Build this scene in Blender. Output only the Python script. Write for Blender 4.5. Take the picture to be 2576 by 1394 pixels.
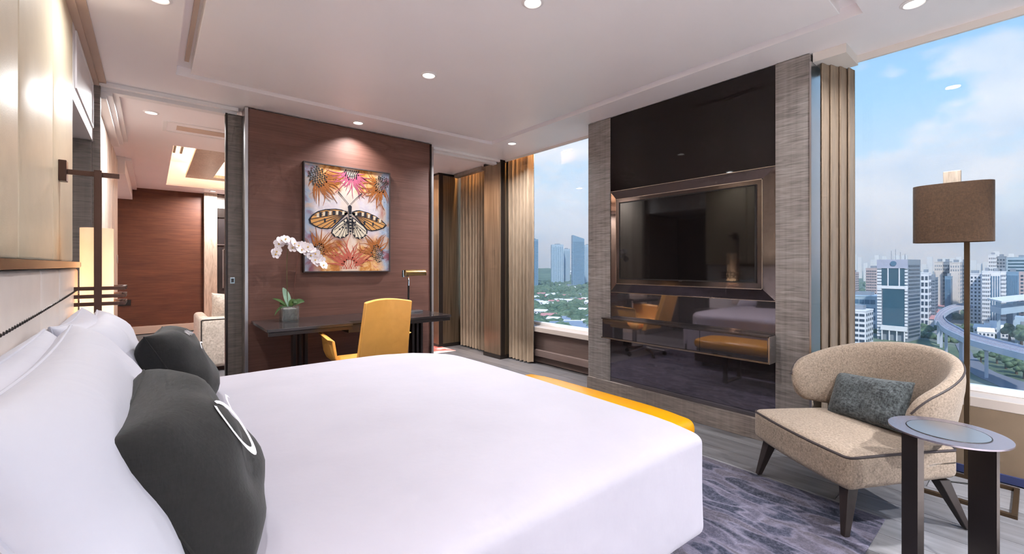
import bpy, bmesh, math, random
from mathutils import Vector, Matrix, Euler
for o in list(bpy.data.objects): bpy.data.objects.remove(o, do_unlink=True)
SC = bpy.context.scene
COL = SC.collection
PI = math.pi
R = math.radians
rnd = random.Random(7)

# ------------------------------------------------------------------ camera
cam_d = bpy.data.cameras.new('camera')
cam = bpy.data.objects.new('camera', cam_d); COL.objects.link(cam)
cam.location = (0, 0, 1.25)
cam.rotation_euler = (R(90), 0, R(-39.66))
cam_d.sensor_width = 36.0
cam_d.lens = 36.0 * 1095.0 / 2576.0
cam_d.shift_y = -29.0 / 2576.0
cam_d.clip_start = 0.02
cam_d.clip_end = 12000
SC.camera = cam

# ------------------------------------------------------------------ colour management
SC.view_settings.view_transform = 'Standard'
SC.view_settings.look = 'None'
SC.view_settings.gamma = 1.0
SC.view_settings.use_curve_mapping = False
SC.view_settings.exposure = 0.44
SC.cycles.use_denoising = True
SC.cycles.max_bounces = 9
SC.cycles.diffuse_bounces = 6
SC.cycles.glossy_bounces = 4
SC.cycles.transmission_bounces = 5
SC.cycles.transparent_max_bounces = 8
SC.cycles.volume_bounces = 0
SC.cycles.caustics_reflective = False
SC.cycles.caustics_refractive = False
SC.cycles.sample_clamp_indirect = 5.0
SC.cycles.use_adaptive_sampling = True
SC.cycles.adaptive_threshold = 0.1
SC.cycles.adaptive_min_samples = 12

# ------------------------------------------------------------------ world: hazy tropical sky with cumulus
W = bpy.data.worlds.new('sky'); SC.world = W; W.use_nodes = True
wn, wl = W.node_tree.nodes, W.node_tree.links
for n in list(wn): wn.remove(n)
def wnode(t, **kw):
    n = wn.new(t)
    for k, v in kw.items(): setattr(n, k, v)
    return n
tc = wnode('ShaderNodeTexCoord'); sep = wnode('ShaderNodeSeparateXYZ'); wl.new(tc.outputs['Generated'], sep.inputs[0])
def wmath(op, a, b=None, c=None, clamp=False):
    n = wnode('ShaderNodeMath', operation=op, use_clamp=clamp)
    for i, x in enumerate((a, b, c)):
        if x is None: continue
        if isinstance(x, (int, float)): n.inputs[i].default_value = x
        else: wl.new(x, n.inputs[i])
    return n.outputs[0]
elev = sep.outputs['Z']
mp = wnode('ShaderNodeMapping'); wl.new(tc.outputs['Generated'], mp.inputs[0]); mp.inputs['Scale'].default_value = (1, 1, 1.9); mp.inputs['Location'].default_value = (2.1, 0.37, 0.72)
nz = wnode('ShaderNodeTexNoise'); wl.new(mp.outputs[0], nz.inputs['Vector']); nz.inputs['Scale'].default_value = 4.2; nz.inputs['Detail'].default_value = 9; nz.inputs['Roughness'].default_value = 0.52
# cloud cover falls with elevation: a bank of cumulus over the horizon, clear blue above
cover = wmath('SUBTRACT', nz.outputs['Fac'], wmath('MULTIPLY_ADD', elev, 1.05, 0.225))
cloud = wmath('MULTIPLY', cover, 13.0, clamp=True)
cr = wnode('ShaderNodeValToRGB'); wl.new(elev, cr.inputs[0])
e = cr.color_ramp.elements
e[0].position = 0.0; e[0].color = (0.80, 0.88, 1.0, 1)
e[1].position = 0.55; e[1].color = (0.20, 0.42, 0.82, 1)
x = e.new(0.10); x.color = (0.76, 0.87, 1.0, 1)
x = e.new(0.28); x.color = (0.42, 0.69, 0.98, 1)
mx = wnode('ShaderNodeMix', data_type='RGBA'); wl.new(cloud, mx.inputs['Factor']); wl.new(cr.outputs[0], mx.inputs['A']); nz2 = wnode('ShaderNodeTexNoise'); wl.new(mp.outputs[0], nz2.inputs['Vector']); nz2.inputs['Scale'].default_value = 7.0; nz2.inputs['Detail'].default_value = 6
cc_ = wnode('ShaderNodeValToRGB'); wl.new(nz2.outputs['Fac'], cc_.inputs[0]); cc_.color_ramp.elements[0].position = 0.38; cc_.color_ramp.elements[0].color = (0.66, 0.76, 0.93, 1); cc_.color_ramp.elements[1].position = 0.62; cc_.color_ramp.elements[1].color = (0.88, 0.90, 0.98, 1)
wl.new(cc_.outputs[0], mx.inputs['B'])
bg = wnode('ShaderNodeBackground'); wl.new(mx.outputs['Result'], bg.inputs['Color']); bg.inputs['Strength'].default_value = 0.91
wo = wnode('ShaderNodeOutputWorld'); wl.new(bg.outputs[0], wo.inputs['Surface'])

# ------------------------------------------------------------------ sun (behind the tower, it only reaches the city)
sd = bpy.data.lights.new('sun', 'SUN'); sd.energy = 3.2; sd.angle = R(3); sd.color = (1.0, 0.95, 0.88)
so = bpy.data.objects.new('sun', sd); COL.objects.link(so)
so.rotation_euler = Vector((0.62, 0.45, -0.75)).to_track_quat('-Z', 'Y').to_euler()
DOWNLIGHT_W = 30.0

# ------------------------------------------------------------------ helpers: materials
MATS = {}
def srgb(r, g, b):
    f = lambda c: (c / 12.92 if c <= 0.04045 else ((c + 0.055) / 1.055) ** 2.4)
    return (f(r / 255), f(g / 255), f(b / 255), 1)
class NT:
    def __init__(s, name):
        s.m = bpy.data.materials.new(name); s.m.use_nodes = True
        s.n, s.l = s.m.node_tree.nodes, s.m.node_tree.links
        s.b = s.n['Principled BSDF']; s.out = s.n['Material Output']
    def node(s, t, **kw):
        n = s.n.new(t)
        for k, v in kw.items(): setattr(n, k, v)
        return n
    def coord(s, kind='Object', scale=(1, 1, 1), rot=(0, 0, 0)):
        if kind == 'World':
            g = s.node('ShaderNodeNewGeometry'); src = g.outputs['Position']
        else:
            src = s.node('ShaderNodeTexCoord').outputs[kind]
        mpn = s.node('ShaderNodeMapping'); s.l.new(src, mpn.inputs[0])
        mpn.inputs['Scale'].default_value = scale; mpn.inputs['Rotation'].default_value = rot
        return mpn.outputs[0]
    def noise(s, vec, scale=1.0, detail=4, rough=0.5, dist=0.0):
        n = s.node('ShaderNodeTexNoise'); s.l.new(vec, n.inputs['Vector'])
        n.inputs['Scale'].default_value = scale; n.inputs['Detail'].default_value = detail
        n.inputs['Roughness'].default_value = rough; n.inputs['Distortion'].default_value = dist
        return n.outputs['Fac']
    def ramp(s, fac, stops, interp='LINEAR'):
        n = s.node('ShaderNodeValToRGB'); s.l.new(fac, n.inputs[0]); cr = n.color_ramp; cr.interpolation = interp
        cr.elements[0].position = stops[0][0]; cr.elements[0].color = stops[0][1]
        cr.elements[1].position = stops[-1][0]; cr.elements[1].color = stops[-1][1]
        for p, c in stops[1:-1]:
            q = cr.elements.new(p); q.color = c
        return n.outputs[0]
    def math(s, op, a, b=None, c=None, clamp=False):
        n = s.node('ShaderNodeMath', operation=op, use_clamp=clamp)
        for i, x in enumerate((a, b, c)):
            if x is None: continue
            if isinstance(x, (int, float)): n.inputs[i].default_value = x
            else: s.l.new(x, n.inputs[i])
        return n.outputs[0]
    def mix(s, fac, a, b, blend='MIX'):
        n = s.node('ShaderNodeMix', data_type='RGBA', blend_type=blend)
        for k, x in (('Factor', fac), ('A', a), ('B', b)):
            if isinstance(x, (int, float)): n.inputs[k].default_value = x
            elif isinstance(x, tuple): n.inputs[k].default_value = x
            else: s.l.new(x, n.inputs[k])
        return n.outputs['Result']
    def bump(s, h, strength=0.3, dist=0.01):
        n = s.node('ShaderNodeBump'); s.l.new(h, n.inputs['Height']); n.inputs['Strength'].default_value = strength; n.inputs['Distance'].default_value = dist
        s.l.new(n.outputs[0], s.b.inputs['Normal'])
    def set(s, **kw):
        for k, v in kw.items():
            k = k.replace('_', ' ')
            if isinstance(v, (int, float, tuple)): s.b.inputs[k].default_value = v
            else: s.l.new(v, s.b.inputs[k])
def plain(name, col, rough=0.5, metal=0.0, ior=1.45, coat=0.0, var=0.06, vscale=6.0, bump=0.0, bscale=60.0, emit=None, kind='Object'):
    """one-colour surface with a little procedural variation"""
    t = NT(name)
    v = t.coord(kind)
    f = t.noise(v, vscale, 4)
    lo = tuple(c * (1 - var) for c in col[:3]) + (1,); hi = tuple(min(1, c * (1 + var)) for c in col[:3]) + (1,)
    t.set(Base_Color=t.ramp(f, [(0.3, lo), (0.7, hi)]), Roughness=rough, Metallic=metal, IOR=ior)
    if coat: t.set(Coat_Weight=coat, Coat_Roughness=0.05)
    if bump: t.bump(t.noise(v, bscale, 3), bump, 0.004)
    if emit: t.set(Emission_Color=emit[0], Emission_Strength=emit[1])
    MATS[name] = t.m
    return t.m
M = MATS

# ------------------------------------------------------------------ helpers: geometry
OFF = {}
class MB:
    """collects geometry; build() links it as one mesh object"""
    def __init__(s): s.v = []; s.f = []; s.mi = []; s.cur = 0
    def add(s, vs, fs):
        o = len(s.v); s.v.extend([Vector(p) for p in vs]); s.f.extend([tuple(i + o for i in f) for f in fs]); s.mi.extend([s.cur] * len(fs)); return s
    def box(s, x0, x1, y0, y1, z0, z1):
        return s.add([(x0, y0, z0), (x1, y0, z0), (x1, y1, z0), (x0, y1, z0), (x0, y0, z1), (x1, y0, z1), (x1, y1, z1), (x0, y1, z1)],
                     [(0, 3, 2, 1), (4, 5, 6, 7), (0, 1, 5, 4), (1, 2, 6, 5), (2, 3, 7, 6), (3, 0, 4, 7)])
    def hexa(s, p):      # 8 corners: bottom ring then top ring
        return s.add(p, [(0, 3, 2, 1), (4, 5, 6, 7), (0, 1, 5, 4), (1, 2, 6, 5), (2, 3, 7, 6), (3, 0, 4, 7)])
    def prism(s, poly, z0, z1, ax='z'):
        n = len(poly)
        def P(p, h): return (p[0], p[1], h) if ax == 'z' else ((h, p[0], p[1]) if ax == 'x' else (p[0], h, p[1]))
        return s.add([P(p, z0) for p in poly] + [P(p, z1) for p in poly], [tuple(reversed(range(n))), tuple(range(n, 2 * n))] + [(i, (i + 1) % n, n + (i + 1) % n, n + i) for i in range(n)])
    def loft(s, rings, cap=True, closed=True):
        n = len(rings[0]); vs = [p for r in rings for p in r]; fs = []
        for a in range(len(rings) - 1):
            for i in range(n if closed else n - 1):
                j = (i + 1) % n; fs.append((a * n + i, a * n + j, (a + 1) * n + j, (a + 1) * n + i))
        if cap and closed: fs.append(tuple(reversed(range(n)))); fs.append(tuple(range((len(rings) - 1) * n, len(rings) * n)))
        return s.add(vs, fs)
    def lathe(s, prof, n=24, c=(0, 0, 0), sx=1.0, sy=1.0, cap=True):
        return s.loft([[(c[0] + r * sx * math.cos(2 * PI * i / n), c[1] + r * sy * math.sin(2 * PI * i / n), c[2] + z) for i in range(n)] for r, z in prof], cap)
    def tube(s, pts, r, n=8, cap=True, closed=False):
        pts = [Vector(p) for p in pts]; rs = r if isinstance(r, (list, tuple)) else [r] * len(pts)
        rings = []; up = Vector((0, 0, 1)); prev = None
        for i, p in enumerate(pts):
            a = pts[(i - 1) % len(pts)] if (closed or i > 0) else p
            b = pts[(i + 1) % len(pts)] if (closed or i < len(pts) - 1) else p
            t = (b - a).normalized()
            if prev is None:
                q = up if abs(t.z) < 0.9 else Vector((1, 0, 0)); nx = t.cross(q).normalized()
            else:
                nx = (prev - t * prev.dot(t)).normalized()
            prev = nx; ny = t.cross(nx)
            rings.append([p + (nx * math.cos(2 * PI * k / n) + ny * math.sin(2 * PI * k / n)) * rs[i] for k in range(n)])
        if closed: rings.append(rings[0])
        return s.loft(rings, cap and not closed)
    def grid(s, nu, nv, fn):
        vs = [fn(i / nu, j / nv) for j in range(nv + 1) for i in range(nu + 1)]
        return s.add(vs, [(j * (nu + 1) + i, j * (nu + 1) + i + 1, (j + 1) * (nu + 1) + i + 1, (j + 1) * (nu + 1) + i) for j in range(nv) for i in range(nu)])
    def rbox(s, h, r, k=4, m=6, fn=None, c=(0, 0, 0)):
        """rounded box, half sizes h, gridded so that fn can shape it"""
        def ax(hh):
            a = [-hh + r * (1 - math.cos(PI / 2 * i / k)) for i in range(k)]
            b = [-hh + r + (2 * hh - 2 * r) * i / m for i in range(m + 1)]
            return a + b + [-t for t in reversed(a)]
        A = [ax(t) for t in h]; idx = {}; vs = []; fs = []
        def vid(p):
            key = tuple(round(t, 5) for t in p)
            if key not in idx:
                q = Vector([max(-(h[i] - r), min(h[i] - r, p[i])) for i in range(3)]); d = Vector(p) - q
                w = q + d.normalized() * r if d.length > 1e-9 else q
                if fn: w = Vector(fn(w))
                idx[key] = len(vs); vs.append(w + Vector(c))
            return idx[key]
        for d in range(3):
            e, g = (d + 1) % 3, (d + 2) % 3
            for sg in (-1, 1):
                for i in range(len(A[e]) - 1):
                    for j in range(len(A[g]) - 1):
                        q = []
                        for (a, b) in ((i, j), (i + 1, j), (i + 1, j + 1), (i, j + 1)):
                            p = [0, 0, 0]; p[d] = sg * h[d]; p[e] = A[e][a]; p[g] = A[g][b]; q.append(vid(p))
                        if len(set(q)) >= 3: fs.append(tuple(q if sg > 0 else reversed(q)))
        return s.add(vs, fs)
    def xf(s, mat, start=0):
        for i in range(start, len(s.v)): s.v[i] = mat @ s.v[i]
        return s
    def build(s, name, mat, parent=None, smooth=False, bevel=0.0, angle=35, world=True, origin=True):
        me = bpy.data.meshes.new(name)
        if parent is not None:
            off = OFF.get(parent.name, Vector((0, 0, 0))) if world else Vector((0, 0, 0))
        elif origin and s.v:
            xs = [p.x for p in s.v]; ys = [p.y for p in s.v]; off = Vector(((min(xs) + max(xs)) / 2, (min(ys) + max(ys)) / 2, min(p.z for p in s.v)))
        else: off = Vector((0, 0, 0))
        me.from_pydata([tuple(p - off) for p in s.v], [], s.f)
        for m_ in (mat if isinstance(mat, (list, tuple)) else [mat]): me.materials.append(M[m_] if isinstance(m_, str) else m_)
        if any(s.mi): me.polygons.foreach_set('material_index', s.mi)
        if smooth:
            me.polygons.foreach_set('use_smooth', [True] * len(me.polygons))
            if angle < 180: me.set_sharp_from_angle(angle=R(angle))
        me.update()
        o = bpy.data.objects.new(name, me); COL.objects.link(o)
        if parent is not None: o.parent = parent; OFF[o.name] = off
        else: o.location = off; OFF[o.name] = off
        if bevel:
            b = o.modifiers.new('bevel', 'BEVEL'); b.width = bevel; b.segments = 2; b.limit_method = 'ANGLE'; b.angle_limit = R(40)
        return o
def tag(o, label=None, cat=None, group=None, kind=None):
    if label: o['label'] = label
    if cat: o['category'] = cat
    if group: o['group'] = group
    if kind: o['kind'] = kind
    return o
def thing(name, label, cat, loc=(0, 0, 0), rotz=0.0, group=None):
    o = bpy.data.objects.new(name, None); COL.objects.link(o); o.empty_display_size = 0.1
    o.location = loc; o.rotation_euler = (0, 0, rotz); OFF[o.name] = Vector(loc)
    return tag(o, label, cat, group)
def struct(name, mb, mat, parent=None, **kw):
    o = mb.build(name, mat, parent, **kw)
    if parent is None: o['kind'] = 'structure'
    return o
def dup(root, loc=None, rotz=None, label=None, group=None):
    def rec(o, par):
        c = o.copy(); COL.objects.link(c); c.parent = par
        for ch in list(o.children):
            if ch.type in ('MESH', 'EMPTY', 'LIGHT'): rec(ch, c)
        return c
    r = rec(root, None)
    if loc is not None: r.location = loc
    if rotz is not None: r.rotation_euler = (0, 0, rotz)
    if label: r['label'] = label
    if group: r['group'] = group
    return r
def BX(*a): return MB().box(*a)

# ------------------------------------------------------------------ materials of the room
plain('ceiling_paint', srgb(246, 241, 243), 0.38, var=0.015, vscale=1.5)
plain('white_paint', srgb(232, 228, 228), 0.5, var=0.02)
plain('groove_beige', srgb(196, 172, 156), 0.6, var=0.03)
plain('dark_metal', srgb(70, 64, 62), 0.32, 0.85, var=0.05)
plain('steel', srgb(190, 186, 186), 0.28, 1.0, var=0.04)
plain('chrome', srgb(225, 222, 220), 0.08, 1.0, var=0.01)
plain('brass', srgb(186, 150, 98), 0.22, 1.0, var=0.06)
plain('black', srgb(24, 21, 21), 0.5, var=0.1)
plain('lens', srgb(255, 250, 240), 0.4, emit=((1.0, 0.95, 0.90, 1), 2.6))
plain('leather_cream', srgb(222, 206, 178), 0.42, var=0.03, vscale=14, bump=0.12, bscale=220)
plain('leather_pale', srgb(228, 216, 206), 0.42, var=0.03, vscale=14, bump=0.12, bscale=220)
plain('pelmet', srgb(222, 214, 208), 0.6, var=0.02)
def wood(name, lo, hi, zs=70.0, xs=5.0, rough=0.42, bumps=0.05, amp=(0.32, 0.68)):
    t = NT(name)
    g = t.coord('World', (xs, xs, zs)); n1 = t.noise(g, 1.0, 3, 0.55, 1.6)
    g2 = t.coord('World', (38, 38, 0.8)); n2 = t.noise(g2, 1.0, 3)
    g3 = t.coord('World', (1.6, 1.6, 1.1)); n3 = t.noise(g3, 1.0, 2)
    f = t.math('ADD', t.math('MULTIPLY', n1, 0.62), t.math('ADD', t.math('MULTIPLY', n2, 0.2), t.math('MULTIPLY', n3, 0.18)))
    t.set(Base_Color=t.ramp(f, [(amp[0], lo), (amp[1], hi)]), Roughness=rough)
    if bumps: t.bump(f, bumps, 0.003)
    MATS[name] = t.m
wood('sycamore', srgb(90, 83, 79), srgb(158, 150, 146), 62, 4.0)             # rippled fiddleback veneer
wood('sycamore_dark', srgb(96, 86, 80), srgb(150, 138, 130), 62, 4.0)
wood('oak_pale', srgb(150, 134, 118), srgb(205, 190, 174), 4, 30)
def lined(name, lo, hi, zs=170.0):
    t = NT(name)
    n1 = t.noise(t.coord('World', (3.0, 3.0, zs)), 1.0, 3, 0.6); n2 = t.noise(t.coord('World', (1.2, 1.2, 9)), 1.0, 3)
    f = t.math('ADD', t.math('MULTIPLY', n1, 0.6), t.math('MULTIPLY', n2, 0.4))
    t.set(Base_Color=t.ramp(f, [(0.33, lo), (0.67, hi)]), Roughness=0.55); t.bump(n1, 0.12, 0.002)
    MATS[name] = t.m
lined('brown_wallcover', srgb(92, 58, 47), srgb(121, 82, 70))
lined('rust_wood', srgb(75, 37, 21), srgb(107, 60, 37), 60)
lined('sill_brown', srgb(96, 78, 72), srgb(116, 98, 92), 90)
t = NT('silk_panel')
n1 = t.noise(t.coord('World', (40, 40, 0.6)), 1.0, 3)
t.set(Base_Color=t.ramp(n1, [(0.3, srgb(170, 152, 140)), (0.7, srgb(226, 212, 198))]), Roughness=0.4); M['silk_panel'] = t.m
t = NT('brushed_bronze')
n1 = t.noise(t.coord('World', (60, 60, 1.2)), 1.0, 4)
t.set(Base_Color=t.ramp(n1, [(0.3, srgb(120, 104, 86)), (0.7, srgb(168, 150, 128))]), Metallic=0.9, Roughness=0.34); M['brushed_bronze'] = t.m
t = NT('floor_plank')
n1 = t.noise(t.coord('Object', (26, 1.6, 1)), 1.0, 5); oi = t.node('ShaderNodeObjectInfo')
f = t.math('ADD', t.math('MULTIPLY', n1, 0.7), t.math('MULTIPLY', oi.outputs['Random'], 0.3))
t.set(Base_Color=t.ramp(f, [(0.25, srgb(80, 78, 80)), (0.8, srgb(128, 126, 130))]), Roughness=0.34); t.bump(n1, 0.05, 0.003); M['floor_plank'] = t.m
plain('floor_base', srgb(92, 88, 88), 0.5)

CE = 2.66
# ------------------------------------------------------------------ floor
fl = BX(-1.6, 4.06, -2.2, 11.0, -0.16, -0.012)
floor = struct('floor', fl, 'floor_base')
pw, pl = 0.19, 1.9
proto_p = MB().box(0.0015, pw - 0.0015, 0.0015, pl - 0.0015, 0, 0.012)
pmesh = None
for i in range(22):
    sh = (i * 0.73) % pl
    j = -2.1 - sh
    while j < 6.9:
        if j + pl > -2.1:
            if pmesh is None:
                p0 = proto_p.build('plank', 'floor_plank', floor, bevel=0, world=False); pmesh = p0.data; q = p0
            else:
                q = bpy.data.objects.new('plank', pmesh); COL.objects.link(q); q.parent = floor
            q.location = Vector((-0.42 + i * pw, max(j, -2.15), -0.0122)) - Vector(floor.location)
        j += pl

# ------------------------------------------------------------------ ceiling with a shadow groove around the tray
G0, G1, G2, G3, gw = 0.14, 3.06, 0.62, 4.06, 0.085
cb = MB()
for a in ((-1.6, 3.66, -2.2, G2), (-1.6, G0, G2, G3), (G1, 3.66, G2, G3), (-1.6, 3.66, G3, 6.48), (-1.6, 0.20, 6.48, 9.70), (3.0, 3.66, 6.48, 9.70), (-1.6, 3.66, 9.70, 11.0)):
    cb.box(a[0], a[1], a[2], a[3], CE, CE + 0.25)
cb.box(G0 - .01, G1 + .01, G2 - .01, G3 + .01, CE + 0.07, CE + 0.26)             # top of the groove
cb.box(3.66, 4.06, -2.2, 11.0, CE + 0.22, CE + 0.40)                              # blind pocket lid
ceiling = struct('ceiling', cb, 'ceiling_paint', bevel=0.0)
struct('ceiling_panel', BX(G0 + gw, G1 - gw, G2 + gw, G3 - gw, CE, CE + 0.075), 'ceiling_paint', ceiling, bevel=0.004)
sl = MB()
sl.box(G0 + 0.045, G0 + 0.07, G2 + 0.1, G3 - 0.15, CE + 0.058, CE + 0.0705)
struct('air_slot', sl, 'groove_beige', ceiling)
sl = MB(); sl.box(G0 + 0.1, G1 - 0.15, G2 + 0.045, G2 + 0.07, CE + 0.058, CE + 0.0705)
struct('air_slot', sl, 'groove_beige', ceiling)

# ------------------------------------------------------------------ walls
struct('wall_left', MB().box(-1.6, -0.402, -2.2, 3.47, 0, CE), 'white_paint')
struct('wall_passage', MB().box(-1.6, -1.35, 3.47, 4.60, 0, CE), 'white_paint')
struct('wall_living_left', MB().box(-1.6, -0.345, 4.60, 7.55, 0, CE), 'white_paint')
struct('wall_living_recess', MB().box(-1.6, -0.9, 7.55, 10.42, 0, CE), 'white_paint')
struct('wall_rear', MB().box(-1.6, 0.3, -2.4, -2.2, 0, CE + .4).box(0.3, 4.06, -2.4, -2.2, 0, 0.40).box(0.3, 4.06, -2.4, -2.2, CE, CE + .4), 'white_paint')
rw = struct('window_4', MB().box(0.3, 4.06, -2.35, -2.28, 0.40, 0.44).box(0.3, 4.06, -2.35, -2.28, CE - .04, CE).box(0.3, 0.34, -2.35, -2.28, .44, CE - .04).box(4.0, 4.06, -2.35, -2.28, .44, CE - .04).box(2.15, 2.19, -2.35, -2.28, .44, CE - .04), 'white_paint')
struct('wall_far', BX(-1.6, 4.06, 10.42, 10.7, 0, CE + 0.4), 'rust_wood')
# bulkhead over the bathroom doorway, with a framed white access panel
bh = struct('trim_1', BX(-0.44, -0.34, 3.47, 4.60, 2.19, CE), 'white_paint')
struct('panel_frame', MB().box(-0.342, -0.332, 3.56, 4.52, 2.60, 2.615).box(-0.342, -0.332, 3.56, 4.52, 2.28, 2.295).box(-0.342, -0.332, 3.56, 3.575, 2.295, 2.60).box(-0.342, -0.332, 4.505, 4.52, 2.295, 2.60), 'white_paint', bh)
struct('soffit', BX(-1.35, -0.44, 3.47, 4.60, 2.19, 2.25), 'white_paint', bh)
dj = struct('trim_2', BX(-1.35, -0.345, 4.52, 4.60, 0, 2.19), 'sycamore_dark', bevel=0.002)
struct('door_1', BX(-1.32, -1.27, 3.50, 4.50, 0, 2.15), 'black')
# ceiling cove line along the left wall
struct('trim_3', MB().box(-0.345, -0.265, -2.2, 4.58, 2.645, 2.659).box(-0.345, -0.305, -2.2, 4.58, 2.625, 2.645), 'groove_beige')
# silk-covered wall of the living room with its cornice
sw = struct('wall_silk', BX(-0.345, -0.332, 4.62, 7.55, 0, 2.60), 'silk_panel')
for i in range(1, 5):
    struct('seam', BX(-0.333, -0.330, 4.62 + i * 0.586 - .002, 4.62 + i * 0.586 + .002, 0, 2.59), 'groove_beige', sw)
struct('cornice', MB().box(-0.34, -0.20, 4.66, 6.45, 2.62, 2.658).box(-0.34, -0.235, 4.66, 6.45, 2.585, 2.62).box(-0.34, -0.27, 4.66, 6.45, 2.555, 2.585), 'white_paint', sw)
struct('latch', MB().tube([(-0.328, 7.40 + .022 * math.cos(a), 1.33 + .05 * math.sin(a)) for a in [i * PI / 6 for i in range(12)]], 0.006, 6, closed=True), 'steel', sw)
struct('trim_4', MB().box(-0.9, -0.26, 7.55, 10.42, 2.44, 2.658).box(-0.9, -0.20, 7.6, 10.42, 2.62, 2.659), 'white_paint')
# door track between bedroom and living room
struct('trim_5', MB().box(-0.34, 0.60, 4.56, 4.60, 2.63, 2.659).box(-0.34, 0.60, 4.64, 4.72, 2.61, 2.659).box(-0.34, 0.60, 4.60, 4.64, 2.645, 2.659), 'white_paint')
struct('trim_6', MB().box(2.52, 3.62, 4.56, 4.60, 2.63, 2.659).box(2.52, 3.62, 4.64, 4.72, 2.61, 2.659), 'white_paint')
struct('trim_7', BX(-0.35, -0.30, 4.585, 4.64, 0, 2.63), 'sycamore_dark')
# partition behind the desk
part = struct('wall_centre', BX(0.66, 2.47, 4.46, 4.60, 0, 2.645), 'brown_wallcover')
struct('edge_strip', BX(0.634, 0.66, 4.445, 4.61, 0, 2.645), 'steel', part, bevel=0.002)
struct('edge_strip', BX(2.47, 2.487, 4.445, 4.61, 0, 2.645), 'dark_metal', part, bevel=0.002)
struct('edge_strip', BX(2.487, 2.515, 4.452, 4.61, 0, 2.62), 'steel', part, bevel=0.002)
sd_ = thing('sliding_door', 'grey-brown wood sliding door edge pulled back beside the brown desk wall', 'door', (0.75, 4.68, 0))
BX(0.53, 1.5, 4.64, 4.70, 0.01, 2.62).build('door_leaf', 'sycamore_dark', sd_, bevel=0.003)
BX(0.512, 0.53, 4.638, 4.702, 0.01, 2.62).build('edge_band', 'dark_metal', sd_, bevel=0.002)
hd = MB(); hd.box(0.545, 0.585, 4.628, 4.64, 1.085, 1.145)
pl_ = hd.build('pull', 'chrome', sd_, bevel=0.004)
BX(0.555, 0.575, 4.624, 4.629, 1.098, 1.132).build('recess', 'dark_metal', pl_)

# ------------------------------------------------------------------ media wall pier (between the two windows)
pier = struct('wall_right', MB().box(3.42, 4.06, 0.962, 2.86, 0, CE + .22).box(3.86, 4.06, 4.60, 5.0, 0, CE + .22).box(3.86, 4.06, 5.80, 10.42, 0, CE + .22), 'white_paint')
# parapet under the windows
def parapet(nm, y0, y1, xf, mat, ledge=True):
    o = struct(nm, BX(xf + .08 if ledge else xf, 4.06, y0, y1, 0, 0.405), mat)
    struct('sill', BX(xf, 4.07, y0, y1, 0.405, 0.465), 'sill_stone', o, bevel=0.004)
    if ledge: struct('ledge', BX(xf + .02, xf + .08, y0, y1, 0.09, 0.17), 'sill_brown', o, bevel=0.003)
    return o
plain('sill_stone', srgb(176, 164, 156), 0.4, var=0.03)
plain('parapet_beige', srgb(112, 95, 78), 0.25, var=0.08, vscale=2)
parapet('wall_parapet_1', 2.86, 4.60, 3.78, 'sill_brown')
parapet('wall_parapet_2', -2.2, 0.962, 3.79, 'parapet_beige', False)
parapet('wall_parapet_3', 5.0, 5.80, 3.78, 'sill_brown')
# glass
t = NT('window_glass')
for n in list(t.n):
    if n.type != 'OUTPUT_MATERIAL': t.n.remove(n)
lw = t.node('ShaderNodeLayerWeight'); lw.inputs['Blend'].default_value = 0.5
fz = t.math('MULTIPLY_ADD', t.math('POWER', lw.outputs['Facing'], 4.0), 0.5, 0.022)
tr = t.node('ShaderNodeBsdfTransparent'); tr.inputs[0].default_value = (0.93, 0.965, 0.98, 1)
gl = t.node('ShaderNodeBsdfGlossy'); gl.inputs['Roughness'].default_value = 0.0
mxs = t.node('ShaderNodeMixShader'); t.l.new(fz, mxs.inputs[0]); t.l.new(tr.outputs[0], mxs.inputs[1]); t.l.new(gl.outputs[0], mxs.inputs[2]); t.l.new(mxs.outputs[0], t.out.inputs['Surface'])
M['window_glass'] = t.m
def window(nm, y0, y1):
    fr = MB().box(3.96, 4.03, y0, y1, 0.465, 0.50).box(3.96, 4.03, y0, y1, CE + .14, CE + .22).box(3.96, 4.03, y0, y0 + .03, .50, CE + .14).box(3.96, 4.03, y1 - .03, y1, .50, CE + .14)
    o = struct(nm, fr, 'white_paint', bevel=0.003)
    struct('pane', BX(3.992, 3.998, y0 + .03, y1 - .03, .50, CE + .14), 'window_glass', o)
struct('pane', BX(0.34, 2.15, -2.318, -2.312, .44, CE - .04), 'window_glass', rw); struct('pane', BX(2.19, 4.0, -2.318, -2.312, .44, CE - .04), 'window_glass', rw)
window('window_1', 2.86, 4.60); window('window_2', -2.2, 0.962); window('window_3', 5.0, 5.80)
# pelmet board at the ceiling edge
struct('trim_8', MB().box(3.645, 3.665, -2.2, 0.770, 2.615, 2.70), 'pelmet')
struct('trim_9', MB().box(3.645, 3.665, 2.88, 4.54, 2.635, 2.70), 'pelmet')
struct('trim_10', MB().box(3.60, 3.665, 5.02, 5.74, 2.60, 2.655), 'sycamore_dark')
struct('trim_11', MB().box(3.385, 3.67, 0.770, 0.951, 2.60, 2.659), 'pelmet')
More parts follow.
